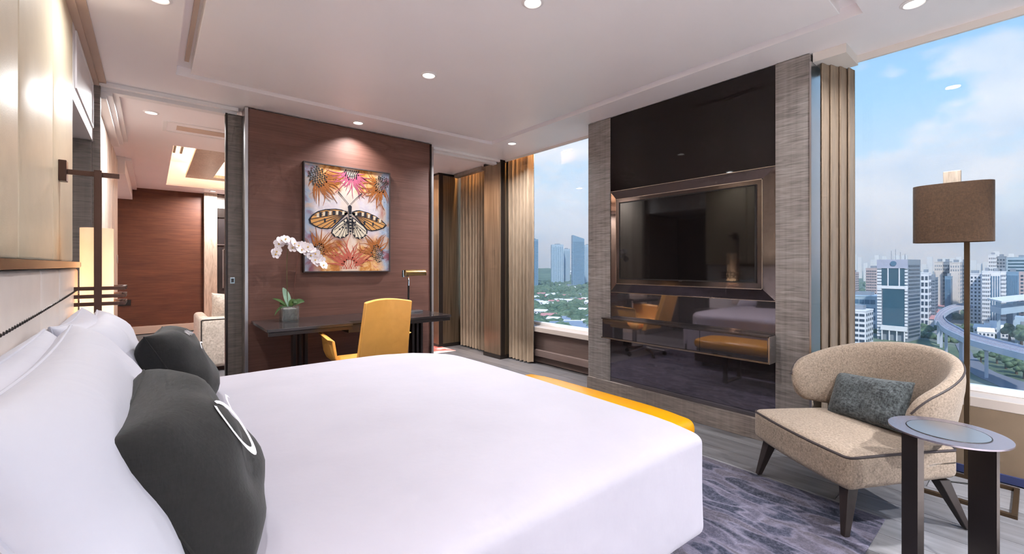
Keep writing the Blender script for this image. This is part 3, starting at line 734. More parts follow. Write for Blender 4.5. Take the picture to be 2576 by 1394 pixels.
def band(s, q):
    """s -1..1 along the shell, q angle of the section"""
    a = s * R(98)
    zc = 0.545 + 0.065 * (1 - abs(s) ** 2.0); hh = 0.092 + 0.125 * (1 - abs(s) ** 1.9); th = 0.042
    e = max(0.0, (abs(s) - 0.86) / 0.14)
    k = math.sqrt(max(0.0, 1 - e * e)); hh *= 0.05 + 0.95 * k; th *= 0.05 + 0.95 * k
    cx, cy = math.cos(q), math.sin(q)
    n = math.copysign(abs(cx) ** 0.75, cx) * th; z = math.copysign(abs(cy) ** 0.75, cy) * hh
    out = 0.16 * z + 0.035 * (1 - abs(s) ** 2)
    rx, ry = 0.345 + n + out, 0.355 + n + out
    return Vector((rx * math.sin(a) - 0.02, 0.005 - ry * math.cos(a), zc + z - 0.01))
ns = 56
MB().loft([[band(-1 + 2 * i / ns, 2 * PI * k / 20) for k in range(20)] for i in range(ns + 1)]).build('backrest', 'chair_tweed', ac, smooth=True, angle=180, world=False)
def bandpt(s): 
    v = band(s, R(62)); return v + Vector((0, 0, 0.001))
MB().tube([bandpt(-0.985 + 1.97 * i / 60) for i in range(61)], 0.0045, 6).build('back_piping', 'piping', ac, smooth=True, world=False)
for sx in (-1, 1):
    for sy in (-1, 1):
        b = Vector((sx * 0.30, sy * 0.29 if sy > 0 else -0.30, 0)); tp = Vector((sx * 0.262, sy * 0.235, 0.225))
        if sy < 0: b = Vector((sx * 0.30, -0.335, 0))
        MB().hexa([b + Vector((-.013, -.013, 0)), b + Vector((.013, -.013, 0)), b + Vector((.013, .013, 0)), b + Vector((-.013, .013, 0)), tp + Vector((-.028, -.028, 0)), tp + Vector((.028, -.028, 0)), tp + Vector((.028, .028, 0)), tp + Vector((-.028, .028, 0))]).build('leg', 'dark_wood', ac, bevel=0.003, world=False)
    MB().lathe([(0.007, 0.33), (0.007, 0.50)], 12, (sx * 0.315, -0.07, 0)).build('post', 'chrome', ac, smooth=True, world=False)
MB().lathe([(0.009, 0.33), (0.009, 0.45)], 12, (0, -0.30, 0)).build('post', 'chrome', ac, smooth=True, world=False)
lc = Matrix.Rotation(AR, 4, 'Z') @ Vector((0.03, -0.115, 0)) + Vector((2.865, 0.650, 0.398))
pillow('lumbar_cushion', 'dark blue-grey tweed lumbar cushion on the armchair seat', 'cushion', lc, AR, R(24), R(7), 0.215, 0.128, 0.058, 'blue_tweed', None, 0.05, seed=21)

# ------------------------------------------------------------------ side table
st = thing('side_table', 'round grey metal side table with two flat legs beside the armchair', 'side table', (2.405, 0.225, 0), R(-39))
plain('table_grey', srgb(134, 126, 136), 0.22, 0.75, var=0.04)
MB().lathe([(0.0, 0.592), (0.172, 0.592), (0.176, 0.594), (0.176, 0.600), (0.0, 0.600)], 72).build('table_top', 'table_grey', st, smooth=True, world=False)
MB().lathe([(0.0, 0.6005), (0.118, 0.6005), (0.118, 0.6020), (0.0, 0.6035)], 60).build('inlay', 'table_mirror' if False else 'steel', st, smooth=True, world=False)
MB().tube([(0.120 * math.cos(a), 0.120 * math.sin(a), 0.6008) for a in [2 * PI * i / 60 for i in range(60)]], 0.0016, 5, closed=True).build('inlay_ring', 'black', st, world=False)
BX(-0.150, -0.125, -0.034, 0.034, 0.012, 0.592).build('leg', 'dark_metal', st, world=False)
BX(0.138, 0.150, -0.052, 0.052, 0.012, 0.592).build('leg', 'dark_metal', st, world=False)
BX(-0.17, 0.17, -0.05, 0.05, 0.0, 0.012).build('base_plate', 'dark_metal', st, bevel=0.002, world=False)

# ------------------------------------------------------------------ floor lamp
plain('lamp_bronze', srgb(84, 68, 52), 0.3, 0.8)
flp = thing('floor_lamp', 'tall floor lamp with an oval brown fabric shade before the window', 'floor lamp', (3.50, 0.262, 0))
BX(3.672, 3.692, 0.250, 0.274, 0.02, 1.50).build('pole', 'lamp_bronze', flp, bevel=0.002)
bs = MB(); bs.box(3.27, 3.292, 0.06, 0.44, 0, 0.02).box(3.672, 3.692, 0.06, 0.44, 0, 0.02).box(3.292, 3.672, 0.06, 0.082, 0, 0.02).box(3.292, 3.672, 0.418, 0.44, 0, 0.02)
bs.build('base_frame', 'lamp_bronze', flp, bevel=0.002)
sx, sy, n = 0.085, 0.168, 56
sh_ = MB()
def ell(f, z, k=0.72): return [(3.585 + f * sx * math.copysign(abs(math.cos(2 * PI * i / n)) ** k, math.cos(2 * PI * i / n)), 0.315 + f * sy * math.copysign(abs(math.sin(2 * PI * i / n)) ** k, math.sin(2 * PI * i / n)), z) for i in range(n)]
sh_.loft([ell(1, 1.385), ell(1, 1.722), ell(0.975, 1.722), ell(0.975, 1.385), ell(1, 1.385)], cap=False)
sh_.build('shade', 'shade_cloth', flp, smooth=True)
MB().loft([ell(.974, 1.708), ell(.974, 1.712)]).build('shade_top', 'shade_cloth', flp)
BX(3.575, 3.597, 0.278, 0.352, 1.712, 1.800).build('finial', 'oak_pale', flp, bevel=0.004)
BX(3.58, 3.69, 0.256, 0.268, 1.49, 1.502).build('shade_arm', 'lamp_bronze', flp)
fs = thing('foot_switch', 'round black foot switch with a cord on the floor by the lamp', 'switch', (3.60, 0.205, 0))
MB().lathe([(0.0, 0.0), (0.034, 0.0), (0.036, 0.008), (0.026, 0.018), (0.012, 0.022), (0.0, 0.022)], 28, (3.60, 0.205, 0)).build('pedal', 'black', fs, smooth=True)
MB().lathe([(0.0, 0.022), (0.011, 0.022), (0.010, 0.027), (0.0, 0.028)], 20, (3.60, 0.205, 0)).build('button', 'chrome', fs, smooth=True)
MB().tube([(3.60, 0.235, 0.006), (3.575, 0.275, 0.005), (3.545, 0.32, 0.005), (3.53, 0.37, 0.005), (3.56, 0.40, 0.005)], 0.0035, 6).build('cord', 'black', fs, smooth=True)
struct('trim_12', BX(3.775, 3.79, -2.2, 0.95, 0.0, 0.045), plain('navy_strip', srgb(38, 46, 84), 0.6))

# ------------------------------------------------------------------ desk
dk = thing('desk', 'long dark espresso writing desk with slatted legs against the brown wall', 'desk', (1.5, 4.09, 0))
BX(0.68, 2.31, 3.86, 4.445, 0.735, 0.760).build('desk_top', 'espresso_gloss', dk, bevel=0.003)
BX(0.68, 1.33, 3.735, 3.86, 0.735, 0.760).build('top_wing', 'espresso_gloss', dk, bevel=0.003)
BX(1.72, 2.31, 3.735, 3.86, 0.735, 0.760).build('top_wing', 'espresso_gloss', dk, bevel=0.003)
BX(0.69, 1.33, 3.742, 3.765, 0.703, 0.733).build('front_rail', 'dark_metal', dk, bevel=0.002)
BX(1.72, 2.30, 3.742, 3.765, 0.703, 0.733).build('front_rail', 'dark_metal', dk, bevel=0.002)
BX(1.34, 1.71, 3.875, 4.30, 0.655, 0.733).build('drawer', 'dark_wood', dk, bevel=0.002)
for xs in ((0.945, 0.992, 1.039), (2.055, 2.103, 2.151)):
    for x in xs:
        BX(x - .012, x + .012, 4.05, 4.13, 0, 0.735).build('leg_slat', 'dark_metal', dk, bevel=0.002)

# ------------------------------------------------------------------ desk chair (faces the desk, +y)
dc = thing('desk_chair', 'amber leather high-back desk chair seen from behind at the desk', 'chair', (1.40, 3.52, 0.0), R(-4))
def backf(u, w, d):
    x = (u - .5) * (0.40 - 0.05 * w) ; z = 0.40 + 0.58 * w + (0.020 * (1 - (2 * u - 1) ** 2) if w > .5 else 0) * (w - .5) * 2
    y = -0.20 - 0.17 * w + 0.05 * (2 * u - 1) ** 2 * -1 + d
    return Vector((x, y, z))
b = MB(); nu, nw = 12, 12
rings = []
for j in range(nw + 1):
    w = j / nw
    rings.append([backf(i / nu, w, -0.03) for i in range(nu + 1)] + [backf(i / nu, w, 0.03) for i in range(nu, -1, -1)])
b.loft(rings); b.build('backrest', 'amber_leather', dc, smooth=True, bevel=0.008, world=False)
MB().rbox((0.23, 0.22, 0.045), 0.035, 4, 6, c=(0, 0.04, 0.445)).build('seat', 'amber_leather', dc, smooth=True, angle=180, world=False)
for s in (-1, 1):
    prof = [(0.215, 0.44), (0.25, 0.47), (0.275, 0.53), (0.285, 0.60), (0.292, 0.655), (0.325, 0.672)]
    a = MB()
    def armp(i, yy, off):
        x, z = prof[i]; q = (yy + 0.06) / 0.39
        return Vector((s * (x + off), yy + 0.03 * i / 5, z + 0.02 * q * (i >= 3)))
    rr_ = []
    for yy in (-0.06, 0.04, 0.14, 0.24, 0.33):
        rr_.append([armp(i, yy, 0.0) for i in range(6)] + [armp(i, yy, 0.022) + Vector((0, 0, -0.004 * (i == 5))) for i in range(5, -1, -1)])
    a.loft(rr_); a.build('arm', 'amber_leather', dc, smooth=True, bevel=0.005, world=False)
MB().lathe([(0.03, 0.09), (0.03, 0.40)], 16).build('column', 'chrome', dc, smooth=True, world=False)
for k in range(5):
    a = 2 * PI * k / 5 + .3; dx, dy = math.cos(a), math.sin(a)
    MB().tube([(0.02 * dx, 0.02 * dy, 0.10), (0.27 * dx, 0.27 * dy, 0.062)], [0.022, 0.014], 8).build('base_arm', 'chrome', dc, smooth=True, world=False)
    w = MB(); w.lathe([(0.028, -0.012), (0.028, 0.012)], 14); w.xf(Matrix.Translation((0.27 * dx, 0.27 * dy, 0.0285)) @ Matrix.Rotation(a, 4, 'Z') @ Matrix.Rotation(PI / 2, 4, 'X'))
    w.build('caster', 'black', dc, smooth=True, world=False)

# ------------------------------------------------------------------ desk lamp
dl_ = thing('desk_lamp', 'brass pharmacy desk lamp with a black stem on the desk', 'lamp', (2.12, 4.20, 0.76))
BX(2.05, 2.215, 4.15, 4.25, 0.760, 0.778).build('base', 'steel', dl_, bevel=0.002)
MB().lathe([(0.010, 0.778), (0.010, 0.83)], 14, (2.075, 4.20, 0)).build('stem_socket', 'chrome', dl_, smooth=True)
MB().lathe([(0.0095, 0.83), (0.0095, 1.04)], 14, (2.075, 4.20, 0)).build('stem', 'black', dl_, smooth=True)
MB().tube([(2.075, 4.20, 1.04), (2.077, 4.20, 1.09), (2.072, 4.20, 1.125), (2.052, 4.20, 1.145), (2.028, 4.20, 1.155)], [.010, .009, .008, .008, .008], 10).build('neck', 'chrome', dl_, smooth=True)
MB().tube([(2.015, 4.20, 1.13), (2.015, 4.20, 1.20)], 0.012, 10).build('knuckle', 'chrome', dl_, smooth=True)
hs = MB(); arc = [R(a) for a in range(-20, 201, 20)]
o_ = [(math.cos(a) * .048, math.sin(a) * .048) for a in arc]; i_ = [(math.cos(a) * .043, math.sin(a) * .043) for a in reversed(arc)]
hs.loft([[(x, 4.20 + p[0], 1.160 + p[1]) for p in o_ + i_] for x in (2.03, 2.255)]); hs.build('shade', 'brass', dl_, smooth=True)
for x in (2.028, 2.255): MB().prism([(4.20 + p[0], 1.160 + p[1]) for p in o_], x, x + .004, 'x').build('end_cap', 'brass', dl_)

# ------------------------------------------------------------------ orchid
orc = thing('orchid', 'white orchid in a square glass vase on the desk', 'plant', (0.94, 4.20, 0.76))
t = NT('vase_glass'); t.set(Base_Color=(0.86, 0.9, 0.9, 1), Roughness=0.02, Transmission_Weight=0.9, IOR=1.3, Alpha=0.62); M['vase_glass'] = t.m
plain('leaf', srgb(74, 104, 56), 0.35, var=0.2, vscale=20); plain('leaf_light', srgb(150, 182, 160), 0.3, var=0.15, vscale=15); plain('stem_green', srgb(92, 84, 50), 0.5); plain('stem_brown', srgb(104, 62, 52), 0.5)
plain('petal', srgb(240, 234, 240), 0.55, var=0.03); plain('petal_core', srgb(214, 178, 96), 0.5); plain('moss', srgb(176, 174, 168), 0.9, var=0.3, vscale=60)
vx, vy, vh, hw = 0.935, 4.205, 0.135, 0.066
vs_ = MB().box(vx - hw, vx + hw, vy - hw, vy - hw + .006, .76, .76 + vh).box(vx - hw, vx + hw, vy + hw - .006, vy + hw, .76, .76 + vh).box(vx - hw, vx - hw + .006, vy - hw + .006, vy + hw - .006, .76, .76 + vh).box(vx + hw - .006, vx + hw, vy - hw + .006, vy + hw - .006, .76, .76 + vh).box(vx - hw + .006, vx + hw - .006, vy - hw + .006, vy + hw - .006, .76, .772)
vs_.build('vase', 'vase_glass', orc)
MB().rbox((hw - .009, hw - .009, 0.05), 0.012, 2, 4, c=(vx, vy, .76 + .064)).build('moss', 'moss', orc, smooth=True)
def leaf(pts, w, mat):
    m_ = MB(); n = len(pts)
    L = []
    for i, p in enumerate(pts):
        p = Vector(p); tdir = (Vector(pts[min(n - 1, i + 1)]) - Vector(pts[max(0, i - 1)])).normalized()
        sd = tdir.cross(Vector((0.25, -1, 0.2))).normalized(); ww = w * math.sin(PI * (0.12 + 0.86 * i / (n - 1))) ** 0.7
        nn = sd.cross(tdir) * 0.0025
        L.append([p + sd * ww + nn, p + nn * 0.2, p - sd * ww + nn, p - sd * ww - nn * .2, p - nn, p + sd * ww - nn * .2])
    m_.loft(L); return m_.build('leaf', mat, orc, smooth=True)
def arcp(a, b, c, n=9): return [(1 - k) ** 2 * Vector(a) + 2 * k * (1 - k) * Vector(b) + k * k * Vector(c) for k in [i / (n - 1) for i in range(n)]]
zt = .89
leaf(arcp((.935, 4.2, zt), (.92, 4.2, zt + .10), (.885, 4.2, zt + .165)), .030, 'leaf_light')
leaf(arcp((.94, 4.19, zt), (.95, 4.19, zt + .07), (.995, 4.18, zt + .03)), .024, 'leaf')
leaf(arcp((.94, 4.2, zt), (1.0, 4.2, zt + .06), (1.06, 4.2, zt + .035)), .024, 'leaf')
leaf(arcp((.92, 4.2, zt), (.86, 4.19, zt + .07), (.80, 4.18, zt + .075)), .011, 'leaf')
leaf(arcp((.92, 4.2, zt), (.85, 4.18, zt + .02), (.815, 4.17, zt - .07)), .009, 'leaf')
leaf(arcp((.925, 4.21, zt), (.88, 4.21, zt + .04), (.86, 4.21, zt + .02)), .014, 'leaf')
sA = arcp((.925, 4.20, zt - .03), (.905, 4.20, 1.35), (.93, 4.20, 1.44), 12) + arcp((.93, 4.20, 1.44), (.92, 4.20, 1.50), (.85, 4.19, 1.47), 6)[1:]
sB = arcp((.965, 4.20, zt - .03), (.985, 4.20, 1.28), (1.03, 4.20, 1.40), 12) + arcp((1.03, 4.20, 1.40), (1.10, 4.20, 1.42), (1.19, 4.19, 1.27), 8)[1:]
MB().tube(sA, 0.0032, 6).build('stem', 'stem_green', orc, smooth=True); MB().tube(sB, 0.0032, 6).build('stem', 'stem_brown', orc, smooth=True)
def flower_mesh():
    m_ = MB()
    for k in range(5):
        a = 2 * PI * k / 5 + PI / 2; big = k in (1, 4); ln = 0.036 if big else 0.031; wd = 0.024 if big else 0.015
        ring = []
        for i in range(10):
            q = 2 * PI * i / 10; u = ln * (0.52 + 0.5 * math.cos(q)); v_ = wd * math.sin(q) * (0.8 + .2 * math.cos(q))
            ring.append((u * math.cos(a) - v_ * math.sin(a), u * math.sin(a) + v_ * math.cos(a), 0.006 * math.cos(q) + 0.004 * (k % 2)))
        m_.loft([ring, [(p[0], p[1], p[2] + .002) for p in ring]])
    m_.cur = 1; m_.lathe([(0.0, 0.0), (0.006, 0.004), (0.004, 0.012), (0.0, 0.014)], 8)
    return m_
rf = random.Random(5)
fl_pts = [(.822, 1.345), (.835, 1.37), (.855, 1.435), (.872, 1.465), (.895, 1.475), (.915, 1.455), (.945, 1.46), (.97, 1.44), (.955, 1.405), (1.0, 1.425), (1.04, 1.43), (1.03, 1.385), (1.08, 1.415), (1.075, 1.375), (1.115, 1.39), (1.11, 1.34), (1.15, 1.355), (1.14, 1.30), (1.175, 1.32), (1.17, 1.275), (1.205, 1.29), (1.21, 1.25)]
fmesh = None
for i, (x, z) in enumerate(fl_pts):
    if fmesh is None:
        q = flower_mesh().build('flower', ['petal', 'petal_core'], orc, smooth=True, world=False); fmesh = q.data
    else:
        q = bpy.data.objects.new('flower', fmesh); COL.objects.link(q); q.parent = orc
    q.scale = (1.25, 1.25, 1.25); q.location = Vector((x, 4.185 + rf.uniform(-.025, .02), z)) - Vector(orc.location)
    q.rotation_euler = (R(78 + rf.uniform(-22, 18)), R(rf.uniform(-20, 20)), R(rf.uniform(-35, 30)))
# ------------------------------------------------------------------ painting
t = NT('canvas_paint'); tcn = t.node('ShaderNodeTexCoord'); sp = t.node('ShaderNodeSeparateXYZ'); t.l.new(tcn.outputs['Object'], sp.inputs[0])
vn = t.coord('Object', (1, 1, 1)); na = t.noise(vn, 4.5, 5, 0.6, 1.0); nb = t.noise(t.coord('Object', (1, 1, 1), (0.4, 0, 1)), 9.0, 5, 0.65, 1.2); nc = t.noise(vn, 2.6, 3)
px_, pz_ = sp.outputs['X'], sp.outputs['Z']
az = t.math('ABSOLUTE', t.math('ADD', pz_, -0.03)); axx = t.math('ABSOLUTE', px_)
d1 = t.math('ADD', t.math('MULTIPLY', az, 2.0), t.math('MULTIPLY', na, 0.55))
warm = t.ramp(nb, [(0.30, srgb(150, 82, 40)), (0.45, srgb(196, 128, 52)), (0.58, srgb(222, 178, 124)), (0.72, srgb(186, 96, 84))])
pale = t.ramp(nb, [(0.3, srgb(206, 196, 210)), (0.55, srgb(226, 218, 220)), (0.75, srgb(166, 184, 200))])
base = t.mix(t.ramp(d1, [(0.55, (0, 0, 0, 1)), (0.85, (1, 1, 1, 1))]), pale, warm)
core = t.math('ADD', t.math('MULTIPLY', axx, 5.0), t.math('MULTIPLY', na, 1.0))
base = t.mix(t.ramp(core, [(0.75, (0.75, 0.75, 0.75, 1)), (1.3, (0, 0, 0, 1))]), base, srgb(230, 212, 198))
side = t.math('ADD', t.math('MULTIPLY', axx, 2.1), t.math('MULTIPLY', nc, 0.5))
edgec = t.ramp(na, [(0.36, srgb(120, 66, 92)), (0.5, srgb(140, 164, 190)), (0.62, srgb(186, 160, 142)), (0.72, srgb(166, 90, 72))])
t.set(Base_Color=t.mix(t.ramp(side, [(0.85, (0, 0, 0, 1)), (1.15, (0.9, 0.9, 0.9, 1))]), base, edgec), Roughness=0.6); M['canvas_paint'] = t.m
for nm, c in (('ink', (34, 34, 46)), ('ink_brown', (92, 72, 62)), ('ink_pink', (176, 84, 112)), ('ink_red', (186, 92, 74)), ('wing_gold', (206, 150, 84)), ('wing_pale', (220, 208, 186)), ('leaf_ochre', (160, 92, 36)), ('pine_dark', (58, 52, 46)), ('frame_dark', (66, 56, 56))):
    plain(nm, srgb(*c), 0.6, var=0.1, vscale=30)
pic = thing('painting', 'framed painting of a large butterfly among orange and pink pineapples', 'painting', (1.537, 4.44, 1.183))
x0, x1, z0, z1 = 1.105, 1.968, 1.183, 2.238
BX(x0 + .012, x1 - .012, 4.420, 4.455, z0 + .012, z1 - .012).build('canvas', 'canvas_paint', pic).name = 'canvas'
cv = [c for c in pic.children if c.name.startswith('canvas')][0]
for q in ((x0, x1, z0, z0 + .012), (x0, x1, z1 - .012, z1), (x0, x0 + .012, z0 + .012, z1 - .012), (x1 - .012, x1, z0 + .012, z1 - .012)):
    BX(q[0], q[1], 4.408, 4.4595, q[2], q[3]).build('frame_bar', 'frame_dark', pic, bevel=0.0015)
# canvas mesh is centred for its object coordinates
off = Vector((0.0, 0.0, 0.527)); 
for v_ in cv.data.vertices: v_.co -= off
cv.location = off
YF = 4.4185
def inkpoly(mb, poly, y): mb.prism(poly, y, y + .0012, 'y')
def ribbon(mb, pts, w, y):
    pg = stroke(pts, w); n = len(pg) // 2
    for i in range(n - 1): mb.prism([pg[i], pg[i + 1], pg[n + i + 1], pg[n + i]], y, y + .0012, 'y')
def inset(poly, k):
    cx = sum(p[0] for p in poly) / len(poly); cz = sum(p[1] for p in poly) / len(poly)
    return [(cx + (p[0] - cx) * k, cz + (p[1] - cz) * k) for p in poly]
FWL = [(1.523, 1.789), (1.46, 1.807), (1.403, 1.811), (1.309, 1.799), (1.235, 1.774), (1.181, 1.735), (1.15, 1.688), (1.16, 1.651), (1.199, 1.626), (1.254, 1.606), (1.327, 1.603), (1.369, 1.617), (1.422, 1.671), (1.484, 1.734)]
FWR = [(1.559, 1.792), (1.607, 1.811), (1.64, 1.814), (1.722, 1.8), (1.807, 1.769), (1.881, 1.724), (1.933, 1.677), (1.898, 1.641), (1.828, 1.617), (1.764, 1.605), (1.722, 1.615), (1.668, 1.666), (1.607, 1.727)]
HWL = [(1.515, 1.74), (1.453, 1.692), (1.403, 1.642), (1.365, 1.601), (1.357, 1.569), (1.384, 1.535), (1.441, 1.518), (1.492, 1.528), (1.527, 1.561), (1.531, 1.681)]
HWR = [(1.563, 1.744), (1.619, 1.703), (1.681, 1.658), (1.722, 1.611), (1.718, 1.57), (1.681, 1.532), (1.635, 1.518), (1.591, 1.532), (1.567, 1.567), (1.559, 1.683)]
BODY = [(1.539, 1.862), (1.559, 1.844), (1.555, 1.783), (1.559, 1.683), (1.555, 1.583), (1.547, 1.554), (1.535, 1.582), (1.531, 1.681), (1.527, 1.781), (1.519, 1.84)]
bf = MB()
bf.cur = 0
for w in (FWL, FWR): inkpoly(bf, w, YF - .0012)
for w in (HWL, HWR): inkpoly(bf, w, YF - .0036)
inkpoly(bf, BODY, YF - .0075)
for a in ([(1.531, 1.865), (1.48, 1.924), (1.426, 1.982)], [(1.547, 1.867), (1.599, 1.928), (1.664, 1.987)]): ribbon(bf, a, [0.002, 0.002, 0.005], YF - .002)
bf.cur = 1
for w, tip, sg in ((FWL, (1.15, 1.68), -1), (FWR, (1.933, 1.67), 1)):
    inkpoly(bf, inset(w, 0.90), YF - .0024)
bf.cur = 2
for w in (HWL, HWR): inkpoly(bf, inset(w, 0.84), YF - .0048)
bf.cur = 0
# veins and dark patches
for root, tips in (((1.52, 1.775), [(1.30, 1.795), (1.24, 1.765), (1.19, 1.73), (1.165, 1.69), (1.175, 1.65), (1.22, 1.625), (1.27, 1.612), (1.32, 1.608), (1.37, 1.625)]), ((1.56, 1.778), [(1.72, 1.795), (1.79, 1.772), (1.85, 1.738), (1.90, 1.70), (1.92, 1.672), (1.88, 1.64), (1.83, 1.62), (1.77, 1.61), (1.72, 1.622)])):
    for k in tips:
        m_ = (root[0] * .45 + k[0] * .55, root[1] * .5 + k[1] * .5); ribbon(bf, [root, m_, k], 0.0032, YF - .0030)
for c_, s_ in (((1.44, 1.772), .021), ((1.385, 1.765), .024), ((1.315, 1.755), .026), ((1.26, 1.74), .022), ((1.395, 1.685), .02), ((1.30, 1.69), .018), ((1.645, 1.775), .021), ((1.70, 1.768), .024), ((1.765, 1.75), .026), ((1.82, 1.73), .022), ((1.69, 1.685), .02), ((1.78, 1.68), .018)):
    inkpoly(bf, [(c_[0] - s_ * .5, c_[1] - s_), (c_[0] + s_ * .45, c_[1] - s_ * .8), (c_[0] + s_ * .5, c_[1] + s_), (c_[0] - s_ * .55, c_[1] + s_ * .9)], YF - .0034)
for root, tips in (((1.52, 1.70), [(1.385, 1.60), (1.395, 1.56), (1.425, 1.535), (1.46, 1.532), (1.495, 1.545)]), ((1.565, 1.70), [(1.70, 1.60), (1.695, 1.56), (1.665, 1.535), (1.63, 1.532), (1.595, 1.548)])):
    for k in tips: ribbon(bf, [root, ((root[0] + k[0]) / 2, (root[1] + k[1]) / 2), k], 0.0025, YF - .0056)
for c_ in ((1.49, 1.66), (1.47, 1.63), (1.505, 1.625), (1.44, 1.61), (1.485, 1.69), (1.59, 1.66), (1.61, 1.63), (1.58, 1.625), (1.645, 1.61), (1.595, 1.69)):
    inkpoly(bf, [(c_[0] + .009 * math.cos(a), c_[1] + .009 * math.sin(a)) for a in [i * PI / 3 for i in range(6)]], YF - .0058)
bf.cur = 2
for c_ in ((1.475, 1.775), (1.415, 1.772), (1.35, 1.765), (1.29, 1.752), (1.235, 1.735), (1.605, 1.778), (1.672, 1.776), (1.735, 1.762), (1.795, 1.745), (1.855, 1.722)):
    inkpoly(bf, [(c_[0] - .012, c_[1] - .022), (c_[0] + .010, c_[1] - .018), (c_[0] + .013, c_[1] + .018), (c_[0] - .010, c_[1] + .016)], YF - .0036)
for i in range(5):
    for sg, cx in ((-1, 1.445), (1, 1.642)):
        a = R(200 + i * 35); inkpoly(bf, [(cx + .073 * math.cos(a) + .007 * math.cos(q), 1.592 + .064 * math.sin(a) + .007 * math.sin(q)) for q in [k * PI / 3 for k in range(6)]], YF - .0060)
for i in range(7):
    z = 1.575 + i * .03; inkpoly(bf, [(1.535, z), (1.555, z), (1.555, z + .008), (1.535, z + .008)], YF - .0086)
bf.build('butterfly', ['ink', 'wing_gold', 'wing_pale'], cv, world=False).location = Vector((0, 0, 0))
bfo = [c for c in cv.children][0]
for v_ in bfo.data.vertices: v_.co -= Vector(pic.location) + off
def pineapple(cx, cz, rx, rz, ang, mats, n_leaf, L, spread, seed, lw=0.0065):
    """body of overlapping scales and a fan of pointed leaves"""
    rr = random.Random(seed); mb = MB(); ca, sa = math.cos(ang), math.sin(ang)
    def T(u, w): return (cx + u * ca - w * sa, cz + u * sa + w * ca)
    def inside(p): return x0 + .014 < p[0] < x1 - .014 and z0 + .014 < p[1] < z1 - .014
    mb.cur = 1
    for k in range(n_leaf):
        a = PI / 2 + spread * (k / (n_leaf - 1) - .5) * 2; l = L * rr.uniform(.35, 1.1); s0 = (rx * .7 * math.cos(a), rz * .75 * math.sin(a)); bend = rr.uniform(-.10, .10)
        pts = [(s0[0] + l * q * math.cos(a + bend * q * 6), s0[1] + l * q * math.sin(a + bend * q * 6)) for q in (0, .35, .7, 1)]
        P4 = [T(*p) for p in pts]
        if all(inside(p) for p in P4): ribbon(mb, P4, [lw, lw * .9, lw * .5, .001], YF - .0004 - .0001 * (k % 5))
    mb.cur = 0
    nr = 10
    for r_ in range(nr):
        w = -rz + 2 * rz * (r_ + .5) / nr; half = rx * math.sqrt(max(0, 1 - (w / rz) ** 2)); nc_ = max(1, int(half * 2 / (rx * .25)))
        for c_ in range(nc_):
            u = -half + 2 * half * (c_ + .5) / nc_ + (rx * .08 if r_ % 2 else -rx * .08); e = rx * .125 * rr.uniform(.6, 1.2)
            q = [T(u - e, w), T(u, w - e * 1.2), T(u + e, w), T(u, w + e * 1.2)]
            if all(inside(p) for p in q): inkpoly(mb, q, YF - .0008)
    o = mb.build('pineapple', mats, cv, world=False)
    for v_ in o.data.vertices: v_.co -= Vector(pic.location) + off
pineapple(1.559, 2.195, .075, .09, PI, ['ink', 'ink_pink'], 37, .21, R(80), 1)
pineapple(1.539, 1.235, .085, .10, 0, ['ink_red', 'ink_red'], 37, .24, R(80), 2)
pineapple(1.235, 2.105, .085, .10, R(205), ['pine_dark', 'leaf_ochre'], 35, .21, R(95), 3)
pineapple(1.868, 2.105, .075, .095, R(160), ['pine_dark', 'leaf_ochre'], 35, .21, R(95), 4)
pineapple(1.828, 1.375, .065, .095, R(18), ['pine_dark', 'leaf_ochre'], 31, .18, R(90), 5)
pineapple(1.235, 1.375, .065, .095, R(-18), ['pine_dark', 'leaf_ochre'], 31, .19, R(90), 6)

